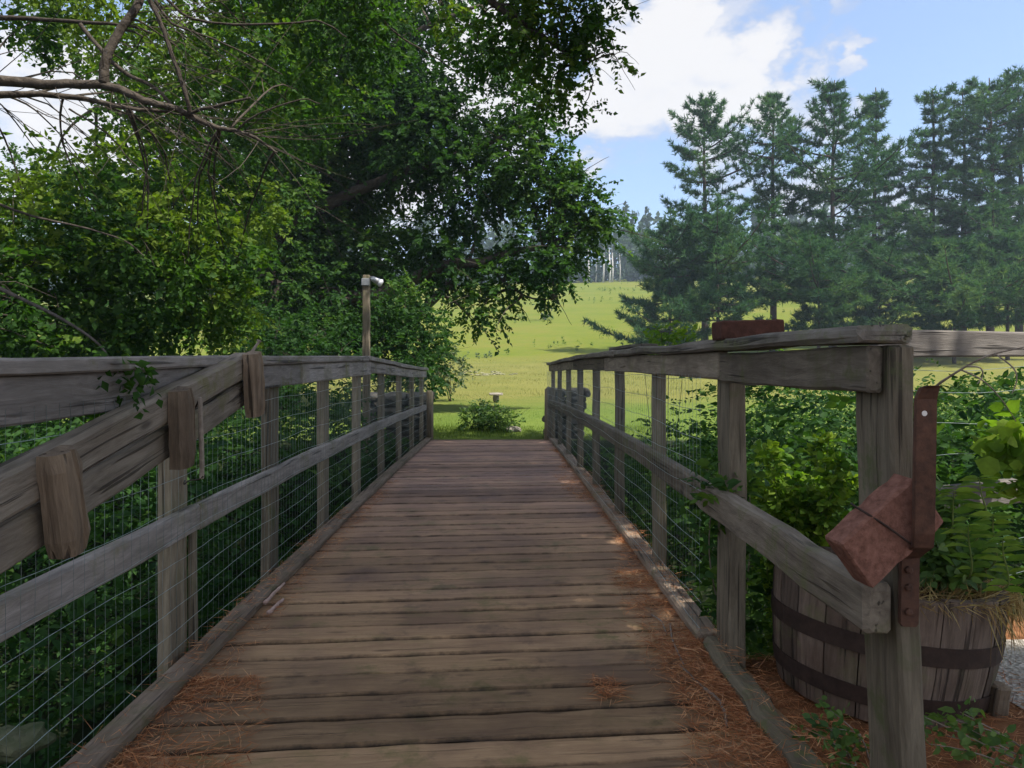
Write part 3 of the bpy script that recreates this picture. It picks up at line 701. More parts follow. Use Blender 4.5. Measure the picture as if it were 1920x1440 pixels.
for _ in range(26):
    x=q.x+random.gauss(0,.9); yy=36+random.gauss(0,1.2); m.rock((x,yy,float(H(x,yy))+.015),random.uniform(.07,.22),random.uniform(.07,.2),.045,1,.2,.4)
tag(m.build('rubble',M['palerock'] if 'palerock' in M else plain('pale_rubble',(.17,.165,.085),(.25,.235,.14),8)),'scatter of pale stones on the far lawn below the hill',kind='stuff')

# ------------------------------------------------------------------ trees
def crown_from(L,clumps,dens,size,length,nl,tpl=T4,rl=(.05,.75),droop=.25,flat=.6,yfac=1.0,width=1.0):
    cents=[]
    for c in clumps:
        px,py,Y,r=c[:4]; dn=c[4] if len(c)>4 else 1.0; R=r*Y/F
        ce=np.array(P(px,py,Y)); n=max(4,int(dens*dn*R*R))
        p_,o_=clump(ce,(R,R*yfac,R*.85),n,.5)
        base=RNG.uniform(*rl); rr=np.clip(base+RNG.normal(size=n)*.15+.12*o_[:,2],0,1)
        sprays(L,p_,o_,length,nl,size,rr,tpl,droop=droop,flat=flat,width=width)
        cents.append(Vector(ce))
    return cents
def twigs(mb,skel,cents,r0=.03,r1=.006,n=6,drop=.0,sub=3,R=.6):
    for c in cents:
        a=min(skel,key=lambda q:(q-c).length+max(0,q.z-c.z)*.3)
        mid=a.lerp(c,.5)+Vector((random.uniform(-.15,.15),random.uniform(-.15,.15),.12*(a-c).length))
        cv=limb(mb,[a,mid,c],r0,r1,4,n,.01)
        for _ in range(sub):
            s_=random.choice(cv[3:]); e_=c+Vector((random.gauss(0,R),random.gauss(0,R),random.gauss(0,R*.7)))
            limb(mb,[s_,s_.lerp(e_,.5)+Vector((0,0,.08)),e_],r1*1.3,r1*.4,3,5,.01)

# big oak on the far left bank
base=Vector((-4.7,16.5,float(H(-4.7,16.5))-.1))
E=empty('oak_tree',base,'huge dark green spreading tree behind the left railing, its long limb hanging over the lawn','tree')
mb=MB(); L=Leaves(); sk=[]
sk+=limb(mb,[base,P(516,600,16.5),P(512,470,16.5),P(520,330,16.5),P(560,160,16.6),P(620,-60,16.8)],.42,.12,5,12)
sk+=limb(mb,[P(514,560,16.5),P(600,560,16.3),P(700,555,16.0),P(770,525,15.8),P(840,497,15.6),P(905,492,15.5),P(960,472,15.4),P(1030,462,15.3)],.22,.05,5,10,.01)
sk+=limb(mb,[P(700,555,16),P(770,600,15.8),P(800,575,15.6),P(845,530,15.5)],.04,.09,4,8)
sk+=limb(mb,[P(515,440,16.5),P(620,380,16.3),P(740,330,16),P(860,290,15.8),P(960,250,15.6)],.18,.04,5,9,.01)
sk+=limb(mb,[P(516,380,16.5),P(420,300,16.5),P(300,240,16.8),P(180,200,17)],.16,.04,5,9,.01)
sk+=limb(mb,[P(540,240,16.6),P(660,140,16.3),P(780,60,16),P(900,10,15.8)],.14,.03,5,9,.01)
sk+=limb(mb,[P(905,492,15.5),P(960,540,15.4),P(1000,560,15.3),P(1040,560,15.3)],.035,.01,4,6,.01)
cl=[(560,330,17,130),(690,210,16.8,130),(640,60,17,150),(800,250,16,115),(880,330,15.8,95),(960,290,15.5,75),(1005,345,15.5,65),(1045,395,15.4,60),(1110,405,15.4,38),
 (880,400,15.8,45),(815,455,16,70),(690,490,16.5,95),(600,450,17,110),(1010,465,15.4,62),(1060,480,15.4,38),(930,520,15.4,52),(1035,525,15.3,38),(975,500,15.3,45),
 (905,575,15.3,38),(885,600,15.2,22),(925,600,15.2,18),(1030,552,15.2,18),(840,215,16.2,50),(960,190,15.8,75),(1010,240,15.7,45),(1040,290,15.6,35),(1075,335,15.5,30),
 (640,575,17,85),(560,590,18,80),(720,600,17,70),(480,480,17.5,110),(500,250,17.5,110),(420,330,18,100),(460,120,18,120),(300,160,18.5,110,.6),(330,280,18.5,80,.8),(780,130,16.5,110),
 (760,-60,16.5,150),(560,-80,17,150),(930,90,16,65),(760,300,16.5,90),(850,530,15.8,42),(790,510,15.9,45),(680,340,17,80),(1085,365,15.5,42),(1120,425,15.5,36),(1140,405,15.5,24),(1085,445,15.4,40),(1060,330,15.5,40),(850,480,15.7,60),(510,600,15.2,45),(520,520,15.2,55),(500,440,15.1,60),(530,360,15.1,60),(500,280,15.1,65),(540,200,15.2,65),(560,110,15.3,70),(470,560,15.3,50),(600,540,15.3,45),(620,590,15.3,40),(590,40,15.5,80),(620,330,19,110),(730,230,19,110),(620,490,19,120),(520,400,19,120),(950,340,17,60),
 (200,420,19,120,.8),(330,420,19,120,.9),(80,380,19.5,110,.6),(250,540,19.5,120,.9),(420,540,19.5,100,.9),(720,430,18,45)]
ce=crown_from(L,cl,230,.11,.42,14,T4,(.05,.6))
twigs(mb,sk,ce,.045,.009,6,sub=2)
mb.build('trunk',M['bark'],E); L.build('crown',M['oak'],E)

# nearer maple on the left, limbs over the bridge
bx,by=-4.6,5.2; base=Vector((bx,by,float(H(bx,by))-.1))
E=empty('maple_tree',base,'nearer broadleaf tree at the left, bare twisting limbs and lighter leaves overhanging the bridge','tree')
mb=MB(); L=Leaves(); sk=[]
sk+=limb(mb,[base,Vector((bx,by,1.2)),Vector((bx+.1,by+.1,2.6)),Vector((bx+.2,by+.2,4.4)),Vector((bx+.3,by+.2,6.8))],.24,.1,5,12)
l1=limb(mb,[Vector((bx+.12,by+.1,2.7)),P(-120,150,5.9),P(0,152,6.0),P(80,158,6.05),P(195,160,6.1),P(270,188,6.1),P(330,205,6.15),P(400,236,6.2),P(447,246,6.2),P(485,262,6.2),P(520,286,6.2)],.055,.008,5,8,.006,.06); sk+=l1
l2=limb(mb,[P(-60,175,6.2),P(0,178,6.2),P(100,178,6.25),P(180,190,6.25),P(240,203,6.2),P(320,209,6.2)],.035,.012,4,7,.004); sk+=l2
l3=limb(mb,[P(195,158,6.1),P(198,115,6.1),P(220,65,6.15),P(255,15,6.2),P(275,-40,6.25)],.042,.03,5,8,.004); sk+=l3
l4=limb(mb,[P(355,217,6.15),P(350,180,6.1),P(322,100,6.1),P(300,40,6.1),P(280,0,6.1),P(262,-40,6.1)],.016,.02,5,7,.004); sk+=l4
limb(mb,[P(352,212,6.15),P(400,200,6.1),P(440,190,6.1),P(470,183,6.1)],.016,.008,4,6,.004)
limb(mb,[P(445,246,6.2),P(465,225,6.15),P(520,200,6.1),P(570,186,6.1),P(600,195,6.1)],.009,.005,5,6,.003)
limb(mb,[P(330,208,6.15),P(290,165,6.2),P(225,130,6.25),P(170,70,6.3),P(150,45,6.3)],.014,.02,4,6,.004)
limb(mb,[P(0,33,6.3),P(60,35,6.3),P(160,42,6.3),P(240,48,6.3),P(285,62,6.3)],.022,.008,4,6,.004)
limb(mb,[P(285,-10,6.3),P(320,42,6.3),P(360,58,6.3),P(440,90,6.35),P(530,140,6.4)],.013,.004,5,6,.004)
limb(mb,[P(300,-15,6.4),P(350,30,6.4),P(420,45,6.4),P(540,44,6.4),P(600,40,6.5),P(650,70,6.5)],.014,.005,5,6,.004)
limb(mb,[P(365,240,6.2),P(395,275,6.2),P(440,320,6.2)],.007,.003,4,5,.003)
limb(mb,[P(130,205,6.25),P(200,250,6.2),P(245,300,6.2),P(290,340,6.2)],.009,.003,4,5,.003)
limb(mb,[P(-40,370,6.4),P(0,383,6.4),P(60,405,6.4),P(150,425,6.4),P(230,450,6.4),P(270,480,6.4)],.016,.005,4,6,.003)
l5=limb(mb,[Vector((bx+.15,by+.15,3.9)),P(-100,-320,6.6),P(300,-330,7.2),P(620,-200,7.6),P(800,-80,7.9),P(930,10,8.0),P(1020,70,8.1),P(1090,120,8.2)],.12,.010,6,8,.01); sk+=l5
limb(mb,[P(620,-120,7.6),P(700,10,7.7),P(740,60,7.8),P(820,110,7.8),P(880,150,7.9)],.018,.004,5,6,.006)
limb(mb,[P(930,10,8.0),P(1010,5,8.05),P(1080,20,8.1),P(1140,60,8.1),P(1150,95,8.1)],.014,.003,5,6,.004)
# bare fine twigs
for _ in range(100):
    s_=random.choice(l1[8:]+l2+l3+l4[5:]+l4[5:]+l5[22:]); a=Vector((random.uniform(-.1,1.3),random.uniform(-.5,.5),random.uniform(-.8,.6))).normalized()*random.uniform(.4,1.4)
    limb(mb,[s_,s_+a*.5+Vector((random.gauss(0,.06),0,random.gauss(0,.06))),s_+a],.0042,.0015,4,5,.004)
cl=[(60,430,7,110),(190,420,7.2,115),(330,420,7.4,100),(420,470,7.5,62),(120,560,7,105),(270,560,7.2,100),(30,620,6.6,70),(380,560,7.6,80),(200,640,7,45),(320,330,7.8,75,.7),(160,310,7.6,70,.7),
 (430,560,7.8,45),(100,650,6.5,40),(30,655,7.5,50),(160,650,8,55),(240,640,8,55),(270,625,8.5,45),(440,600,8.5,50),(60,500,6.6,60),(250,470,6.8,60),(350,500,7,50),(20,560,6.2,40),(-60,500,7,110),(-80,350,7,110,.7),
 (60,40,7,70,.6),(330,20,7.2,70,.7),(480,80,7.4,80,.55),(600,30,7.6,80,.7),(560,170,7.6,60,.4),(700,90,7.8,60,.6),(240,110,7,60,.4),(400,140,7.2,60,.35),(660,-60,7.6,110,.7),(150,-70,7,120,.7),(450,-80,7.4,120,.7),
 (130,60,10,80,.5),(250,90,10,90,.6),(380,80,10,100,.6),(520,100,10,100,.6),(620,160,10.5,80,.6),(330,180,10,80,.6),(450,190,10,80,.6),(225,235,10,60,.6),(330,280,10,80,.6),(430,320,10,75,.7),(560,220,11,75,.6),(240,330,9,70,.6),(110,340,9,55,.6),(490,390,10,60,.7),(90,10,10,70,.6),(700,40,10,90,.5),
 (880,60,8,55,.6),(960,60,8,55,.8),(1010,30,8.1,48,.9),(1060,60,8.1,46),(1090,30,8.1,36),(1085,95,8.2,34,.9),(1120,50,8.1,26),(1040,120,8.2,42),(1060,165,8.3,32),(1090,205,8.3,22,.8),(1000,110,8.1,45,.7),(905,110,8,35,.5),(1140,92,8.1,14,.9),(1160,115,8.1,9,1.2),(1030,190,8.3,34,.7),(830,10,7.9,50,.5),(1000,-40,8,80),(1120,-30,8.1,60)]
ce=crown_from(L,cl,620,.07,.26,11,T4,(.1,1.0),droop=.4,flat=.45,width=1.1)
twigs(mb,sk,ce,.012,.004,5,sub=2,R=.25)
# leaves drooping over the left railing
p_=np.array([tuple(P(205+RNG.normal()*28,690+RNG.normal()*26,2.25+RNG.normal()*.12)) for _ in range(60)])
sprays(L,p_,np.tile(A3(.3,-.2,-.6),(60,1)),.09,7,.036,RNG.uniform(.1,.5,60),T4,droop=.4,flat=.4)
limb(mb,[P(40,560,3.2),P(120,600,2.6),P(190,650,2.35),P(212,700,2.25)],.008,.002,5,5)
limb(mb,[Vector((bx,by,1.9)),Vector((-2.9,3.9,1.55)),P(40,560,3.2)],.03,.008,5,6)
mb.build('trunk',M['bark'],E); L.build('crown',M['near'],E)

# added unseen tree behind the right shoulder, put there to shade the bridge
tx,ty=7.2,-2.2; base=Vector((tx,ty,float(H(tx,ty))-.1))
E=empty('added_shade_tree',base,'added unseen tree outside the picture, put there to shade the bridge deck','tree')
mb=MB(); L=Leaves(); sk=limb(mb,[base,Vector((tx-.1,ty,2)),Vector((tx-.2,ty+.3,4.5)),Vector((tx-.2,ty+.8,8)),Vector((tx,ty+1,11))],.28,.08,5,12)
sk+=limb(mb,[Vector((tx-.15,ty+.2,4)),Vector((tx-.6,ty+2.5,6.2)),Vector((tx-.8,ty+5,8)),Vector((tx,ty+8,9.8))],.13,.04,5,9)
sk+=limb(mb,[Vector((tx-.2,ty+.3,4.5)),Vector((tx-2,ty+.5,6)),Vector((tx-3.5,ty+1.2,7))],.11,.04,5,9)
def canopy(n,xr,yr,zr):
    for _ in range(n):
        g_=np.array((random.uniform(*xr),random.uniform(*yr),0.)); z=random.uniform(*zr)
        for _k in range(14):
            c=g_+SUNV*(z/SUNV[2])
            vis=c[1]>-1.5 and c[2]<1+1.35+.56*max(c[1],0) and c[0]<.72*max(c[1],0)+1.8
            if not vis: break
            z+=.5
        k_=70; pp,oo=clump(c,(1.25,1.25,.8),k_)
        q=pp-SUNV*((pp[:,2:]-.75)/SUNV[2])
        hole=(q[:,0]>.78)&(q[:,0]<5)&(q[:,1]>2.3)&(q[:,1]<4.4)  # opening cut in the added canopy so sun reaches plants by the barrel
        pp=pp[~hole];oo=oo[~hole]
        if len(pp)==0: continue
        sprays(L,pp,oo,.5,12,.15,RNG.uniform(.1,.7,len(pp)),T4,droop=.2,flat=.8)
        cc=Vector(c); a=min(sk,key=lambda q:(q-cc).length); limb(mb,[a,a.lerp(cc,.5)+Vector((0,0,.3)),cc],.05,.015,4,6,.02)
canopy(88,(-1.7,.85),(-.8,11.0),(5,9))
canopy(24,(.7,2.0),(.2,2.3),(5,8))
canopy(12,(-3.6,-1.6),(.3,4.0),(6,9))
mb.build('trunk',M['bark'],E); L.build('crown',M['near'],E)

def bush(name,label,blobs,mat,size,length,nl,dens,cat='bush',group=None,rl=(.2,.8),stem=.012,base=None,tpl=T4,yfac=1.0,flat=.6):
    c0=P(*blobs[0][:3]); bx_,by_=c0.x,c0.y
    if base: bx_,by_=base
    b_=Vector((bx_,by_,float(H(bx_,by_)))); E=empty(name,b_,label,cat,group); mb=MB(); L=Leaves()
    ce=crown_from(L,blobs,dens,size,length,nl,tpl,rl,droop=.15,flat=flat,yfac=yfac)
    for c in ce:
        limb(mb,[b_+Vector((random.gauss(0,.03),0,-.03)),b_.lerp(c,.5)+Vector((0,0,.05)),c],stem,stem*.4,4,6,.01)
        for _ in range(3): limb(mb,[c,c+Vector((random.gauss(0,.1),random.gauss(0,.1),.1)),c+Vector((random.gauss(0,.25),random.gauss(0,.25),.25))],stem*.4,stem*.15,3,5)
    mb.build('stems',M['bark'],E); L.build('leaves',mat,E); return E
bush('tall_shrub','tall dark green shrub crowding the far left end of the bridge',[(745,660,14,55),(790,640,14,50),(720,610,14.3,60),(800,690,13.6,38),(760,570,14.5,50),(690,640,14.3,50),(640,630,14.5,50),(810,610,14.3,32),(770,710,13.5,40),(590,650,14.8,55),(530,640,15,60),(690,720,13.5,45)],M['oak'],.085,.34,12,420,'shrub',rl=(0,.35))
bush('dark_shrub','dark leafy shrub behind the left railing, just left of the pale sunlit gap',[(60,640,12,60),(140,630,12,60),(220,640,12,55),(280,645,12.3,40),(20,670,11.5,50),(120,680,11.5,50),(250,690,11.5,35)],M['oak'],.085,.34,12,330,'shrub',rl=(0,.3))
bush('dark_shrub','dark leafy shrub under the oak, between the pale sunlit gap and the lamp post',[(460,640,13,50),(520,620,13.5,55),(580,640,13,50),(640,660,13,40),(440,680,12.5,30),(550,680,12.5,35)],M['oak'],.085,.34,12,330,'shrub',rl=(0,.25))
bush('silvery_shrub','grey-green feathery shrub beside the tall dark shrub on the lawn edge',[(845,690,19,34),(830,670,19,30),(855,705,18.8,22),(825,705,18.8,25)],M['sage'],.09,.3,11,190,'shrub')
bush('low_bush','low bright bush on the lawn just past the end of the deck',[(890,783,12,22),(915,778,12,24),(940,787,12,22),(960,790,11.9,17),(900,768,12,13),(880,795,11.9,14),(928,795,11.8,22)],M['bush'],.048,.14,9,1700,rl=(.2,.8),stem=.006)
bush('round_bush','round grey-green bush at the foot of the hill, left one of two',[(893,680,50,17),(887,690,50,13)],M['sage'],.16,.5,10,45,group='bushes at the foot of the hill')
bush('round_bush','round darker bush at the foot of the hill, right one of two',[(915,681,50,18),(908,690,49.5,14)],M['sage'],.16,.5,10,45,group='bushes at the foot of the hill',rl=(.05,.3))
bush('hawthorn_tree','small lone tree with open crown halfway up the grassy hill',[(1022,575,84,17),(1012,583,84,12),(1034,582,84,11),(1020,560,84,12)],M['bush'],.28,.9,9,9,'tree',stem=.07,rl=(.1,.5))
bush('field_bush','bush behind the far end of the right railing at the hill foot',[(1026,684,48,8),(1034,684,48,12)],M['bush'],.16,.5,10,60,rl=(.1,.4))
bush('sapling','light green feathery sapling poking above the right railing before the pines',[(1225,640,9,22),(1255,652,9,22),(1285,655,9,20),(1205,655,9,14),(1240,625,9,12),(1430,640,8,14)],M['bright'],.085,.24,10,500,stem=.006,rl=(.1,.7),base=(1.9,9.0))
# shrubs glowing on the left lawn behind the railing
bush('lawn_shrub','pale sunlit shrub on the left lawn, glimpsed under the dark trees',[(355,640,26,22),(385,638,26,18),(330,645,26,16)],M['bright'],.12,.4,10,70,rl=(.2,.6))

# ------------------------------------------------------------------ pines
def pine(px,top,Y,spread,label,seed,low=.10,dense=1.0,step=1.0):
    r=np.random.default_rng(seed); random.seed(seed)
    x=(px-940)*Y/F; z0=float(H(x,Y)); zt=P(px,top,Y).z; Hh=zt-z0
    E=empty('pine_tree',(x,Y,z0),label,'pine tree','row of pines along the hill foot'); mb=MB(); L=Leaves()
    tr=[Vector((x+.05*math.sin(q*7+seed)*q*2,Y+.05*math.cos(q*5),z0-.2+q*(Hh+.2))) for q in np.linspace(0,1,14)]
    mb.tube(tr,[.26*Hh/18*(1-.93*q)+.015 for q in np.linspace(0,1,14)],8,rough=.06)
    t_=low; cs=[];ds=[]; rn=[]
    gapc=r.uniform(.3,.8,2)
    while t_<.995:
        zz=z0+t_*Hh; nb=r.integers(4,7)
        prof=(min(1,(1-t_)*2.7+.16)**.8)*(.78+.22*math.sin(t_*11+seed))
        a0=r.uniform(0,6.28)
        for j in range(nb):
            a=a0+j*6.283/nb+r.uniform(-.4,.4); ln=max(.45,1.5*spread*prof*r.uniform(.3,1.2)*(1+.22*math.sin(a+seed+t_*5)))
            if min(abs(t_-gapc))<.03 and r.random()<.3: continue
            rise=r.uniform(-.05,.22)+.75*max(0,t_-.55)
            d0=np.array([math.cos(a),math.sin(a),rise]); d0/=np.linalg.norm(d0)
            b0=np.array([x,Y,zz]); pts=[]
            for s_ in np.linspace(0,1,6):
                pts.append(b0+d0*ln*s_+A3(0,0,1)*ln*(.16*s_**2-.05*math.sin(s_*3)))
            mb.tube(pts,[.035*ln/3*(1-.8*s_)+.006 for s_ in np.linspace(0,1,6)],5)
            n=int(dense*(10+17*ln)); s_=r.uniform(.25,1.03,n); sd=np.array([-math.sin(a),math.cos(a),0])
            lat=r.normal(size=n)*.26*ln*(1.12-s_)*.9+r.normal(size=n)*.12
            cen=b0+d0*ln*s_[:,None]+A3(0,0,1)*(ln*(.16*s_**2-.05*np.sin(s_*3)))[:,None]+sd*lat[:,None]+A3(0,0,1)*(r.normal(size=n)*.07)[:,None]
            cs.append(cen); ds.append(np.repeat((d0*.7+A3(0,0,.45))[None],n,0)+sd*np.sign(lat)[:,None]*.4)
            rn.append(np.clip(r.uniform(.15,.7)+r.normal(size=n)*.12,0,1))
        t_+=r.uniform(.032,.055)*step
    cs=np.concatenate(cs);ds=np.concatenate(ds);rn=np.concatenate(rn); nb=14
    n=len(cs); pos=np.repeat(cs,nb,0); d=np.repeat(ds,nb,0)+r.normal(size=(n*nb,3))*.75
    L.add(pos,d,r.normal(size=(n*nb,3)),r.uniform(.20,.44,n*nb),np.repeat(rn,nb),TN,.15)
    mb.build('trunk',M['pinebark'],E); L.build('crown',M['pine'],E); return E
for i,(a,b_,c_,s_,lb) in enumerate([
 (1322,188,50,3.1,'tall pine nearest the open hill, standing apart at the row start'),
 (1450,176,51,2.9,'slim tall pine second from the open hill'),
 (1562,150,48,3.3,'tallest middle pine with a double leading tip'),
 (1640,164,52,2.1,'narrow pine just right of the tallest middle pine'),
 (1748,166,50,2.3,'pine with a bare dark lower trunk, left of the dense clump'),
 (1806,160,53,2.6,'pine at the left flank of the dense right clump'),
 (1858,146,48,3.3,'broad pine at the heart of the dense right clump'),
 (1912,142,50,3.2,'pine at the right picture edge, top of the dense clump'),
 (1985,150,49,3.2,'outermost pine, only its left boughs inside the picture')]):
    pine(a,b_,c_,s_,lb,100+i*7,low=.22 if i not in (4,5) else .30,dense=.66)
for i,(a,b_,c_,s_,lb) in enumerate([
 (1255,430,44,3.0,'short bushy pine before the first tall pine'),
 (1345,415,43,3.2,'bushy young pine between the first and second tall pines'),
 (1535,455,43,3.0,'young pine under the tallest middle pine'),
 (1650,470,44,3.0,'young pine spreading low before the bare trunk pine'),
 (1790,460,42,2.8,'young pine in front of the dense clump'),
 (1890,440,43,3.0,'young pine with layered boughs near the right edge')]):
    E=pine(a,b_,c_,s_,lb,300+i*7,low=.15 if i==0 else .30,dense=.8,step=1.6); E['group']='young pines before the tall row'
random.seed(5)

# ------------------------------------------------------------------ forest on the ridge, birches
L=Leaves(); mb=MB()
for _ in range(520):
    x=random.uniform(-190,215); yy=random.uniform(166,215) if random.random()<.75 else random.uniform(215,300); 
    z=float(H(x,yy)); hh=random.uniform(11,18)*(1 if yy<215 else 1.1); con=random.random()<.35; w_=random.uniform(2.2,3.8)*(.75 if con else 1)
    n=150 if abs(x)<90 else 90
    tt=RNG.random(n); 
    if con: rr=w_*(1-tt)**.8; 
    else: rr=w_*np.sqrt(np.clip(1-(2*tt-1)**2,0.08,1))
    a=RNG.uniform(0,6.28,n); q=RNG.random(n)**.5
    pos=np.stack([x+rr*q*np.cos(a),yy+rr*q*np.sin(a),z+hh*.04+tt*hh*.96],-1)
    L.add(pos,RNG.normal(size=(n,3))+A3(0,0,-.2),A3(0,0,.8)+RNG.normal(size=(n,3)),RNG.uniform(.8,1.7,n),np.clip(random.uniform(.05,.7)+RNG.normal(size=n)*.12,0,1),T4,1.3)
for _ in range(260):
    x=random.uniform(-150,170); yy=random.uniform(164,171); z=float(H(x,yy)); hh=random.uniform(2,6); n=60
    pos=np.array((x,yy,z+hh*.45))+rdir(n)*np.array((2.6,1.5,hh*.5))*RNG.random((n,1))**.4
    L.add(pos,RNG.normal(size=(n,3)),A3(0,0,.8)+RNG.normal(size=(n,3)),RNG.uniform(.7,1.3,n),np.clip(random.uniform(.05,.7)+RNG.normal(size=n)*.12,0,1),T4,1.3)
f=tag(L.build('ridge_forest',M['forest']),'hazy mixed forest along the top of the grassy hill',kind='stuff')
for i,(a,t_,w_) in enumerate([(1103,492,.26),(1131,496,.2),(1143,490,.2),(1148,494,.22),(1117,505,.16),(1162,500,.16)]):
    Y=163+i*.4; x=(a-940)*Y/F; z=float(H(x,Y)); zt=P(a,t_-35,Y).z
    E=empty('birch_tree',(x,Y,z),['pale birch leaning at the left end of the ridge birches','thin birch left of the close pair on the ridge','left trunk of the close birch pair on the ridge','right trunk of the close birch pair on the ridge','slim birch second from the left on the ridge','slim birch at the right end of the ridge birches'][i],'birch tree','birch trunks at the ridge forest edge')
    mb=MB(); mb.tube([(x,Y,z-.3),(x+.1,Y,z+2.5),(x+.25*math.sin(i*2),Y,zt)],[w_,w_*.85,w_*.5],7); mb.build('trunk',M['birch'],E)
    L=Leaves(); pp,oo=clump((x,Y+.3,zt+1.2),(1.6,1.4,2.2),40); sprays(L,pp,oo,1.0,7,.5,RNG.uniform(.2,.7,40)); L.build('crown',M['forest'],E)

# ------------------------------------------------------------------ undergrowth in the gully, grass
def undergrowth(name,label,xs,ysr,n,top,tpl,size,nl,length,rl=(.05,.8),mat='under',dens_z=1.0):
    L=Leaves(); x=RNG.uniform(xs[0],xs[1],n); y=RNG.uniform(ysr[0],ysr[1],n)
    k_=(x<1.2)|(y>2.58+.505*(x-1.26)+.24); x=x[k_]; y=y[k_]; n=len(x)
    g=H(x,y); tz=top(x,y); u=RNG.random(n)**.45
    z=g+(np.maximum(tz-g,.12))*u
    lump=.5+.5*np.sin(x*2.3+np.sin(y*1.7)*2)*np.sin(y*2.1+x*.6)
    rr=np.clip(rl[0]+(rl[1]-rl[0])*(.55*lump+.45*RNG.random(n)),0,1)
    o=np.stack([RNG.normal(size=n),RNG.normal(size=n)-.5,RNG.uniform(-.1,.5,n)],-1)
    sprays(L,np.stack([x,y,z],-1),o,length,nl,size,rr,tpl,droop=.3,flat=.8,width=.85)
    return tag(L.build(name,M[mat]),label,kind='stuff')
def topL(x,y): return .45+.22*np.sin(x*1.9+1)*np.cos(y*1.3)+.16*np.sin(x*4.3+y*2.7)*np.sin(y*3.9-x)+.28*sm(5,8,y)-1.2*(1-sm(2.0,4.2,y))*sm(-4.5,-1.5,x)-.55*sm(-1.9,-1.35,x)
undergrowth('undergrowth','dense dark green leafy undergrowth filling the gully left of the bridge',(-7.5,-1.28),(1.3,10.2),7200,topL,T8,.066,9,.28,(.05,.7))
def topR(x,y): return .70+.20*np.sin(x*2.1+.6)*np.cos(y*1.4)+.16*np.sin(x*4.7+y*2.9)*np.sin(y*3.7-x)+.12*sm(1.3,2.2,x)-.75*sm(6.3,8.5,y)*(1-sm(1.8,3.2,x))-.35*(1-sm(1.0,1.3,x))
undergrowth('undergrowth','dense leafy undergrowth climbing the gully right of the bridge behind the fence',(1.0,7.5),(3.0,10.2),6800,topR,T8,.058,9,.26,(.1,.85))
undergrowth('undergrowth','low leafy plants in the shade underneath the footbridge',(-1.2,.62),(3.6,9.6),600,lambda x,y:-.55+0*x,T8,.08,8,.25,(.05,.5))
undergrowth('undergrowth','low ground cover carpeting the gully slope left of the bridge',(-6,-1.35),(1.2,9.5),2600,lambda x,y:H(x,y)+.28,T8,.06,8,.24,(.05,.6))
undergrowth('undergrowth','sparse plants on the gully floor below the left railing',(-2.8,-1.3),(.3,2.8),1100,lambda x,y:-.55+.35*np.sin(x*5)*np.cos(y*4),T8,.055,7,.2,(.05,.6))
undergrowth('undergrowth','leafy growth behind the barrel planter and the board fence',(1.25,4.2),(3.0,4.6),1100,lambda x,y:.5+.2*np.sin(x*3),T8,.052,9,.24,(.2,.9))
def grass(name,label,xs,ysr,n,h,rl=(.2,.9),mat='grass',flt=None):
    L=Leaves(); x=RNG.uniform(*xs,n); y=RNG.uniform(*ysr,n)
    if flt is not None:
        k_=flt(x,y); x=x[k_];y=y[k_]
    n=len(x); pos=np.stack([x,y,H(x,y)-.01],-1); lump=.5+.5*np.sin(x*1.3)*np.sin(y*.9+x)
    L.add(pos,RNG.normal(size=(n,3))*.35+A3(0,0,1),RNG.normal(size=(n,3))*A3(1,1,.2),h*RNG.uniform(.5,1.3,n)*(.6+.8*lump),np.clip(RNG.uniform(*rl,n),0,1),TN,.07)
    return tag(L.build(name,M[mat]),label,kind='stuff')
grass('lawn_grass','longer green grass at the end of the deck',(-2.2,2.4),(10.72,12.6),9000,.075,flt=lambda x,y:(y>10.95)|(np.abs(x)>1.1))
grass('lawn_grass','mown lawn grass beyond the bridge',(-6,7),(12,22),26000,.04,(.2,.8))
grass('lawn_grass','sunlit lawn grass behind the left railing',(-14,-4),(10.4,20),9000,.10,(.5,1))
grass('meadow_grass','tan dry grass on the far lawn below the hill',(-12,14),(21,48),26000,.10,(.1,.8),'hay')
# weeds over the hill
L=Leaves(); n=6500; x=RNG.uniform(-30,75,n); y=RNG.uniform(52,160,n); lump=np.sin(x*.21+2*np.sin(y*.05))*np.sin(y*.13)
k_=(lump+RNG.normal(size=n)*.3)>.95; x=x[k_];y=y[k_]
sprays(L,np.stack([x,y,H(x,y)+.05],-1),np.tile(A3(0,0,1.),(len(x),1)),.4,9,.2,RNG.uniform(.2,.9,len(x)),T4,droop=-.2)
tag(L.build('meadow_weeds',M['grass']),'scattered taller weeds and tufts over the grassy hill',kind='stuff')

# ------------------------------------------------------------------ haze
m=MB(); x0,x1,y0,y1,z0,z1=-490,490,-70,490,-4.5,75
m.add([(x0,y0,z0),(x1,y0,z0),(x1,y1,z0),(x0,y1,z0),(x0,y0,z1),(x1,y0,z1),(x1,y1,z1),(x0,y1,z1)],[(3,2,1,0),(4,5,6,7),(0,1,5,4),(1,2,6,5),(2,3,7,6),(3,0,4,7)])
hm=bpy.data.materials.new('haze_air'); hm.use_nodes=True; nt=hm.node_tree; nt.nodes.clear()
pv=nt.nodes.new('ShaderNodeVolumePrincipled'); pv.inputs['Color'].default_value=(.68,.82,1.0,1); pv.inputs['Density'].default_value=.0009; pv.inputs['Anisotropy'].default_value=.2
nt.links.new(pv.outputs[0],nt.nodes.new('ShaderNodeOutputMaterial').inputs['Volume'])
hz_=tag(m.build('haze',hm),kind='stuff'); hz_['label']='thin pale haze in the air over the whole valley'

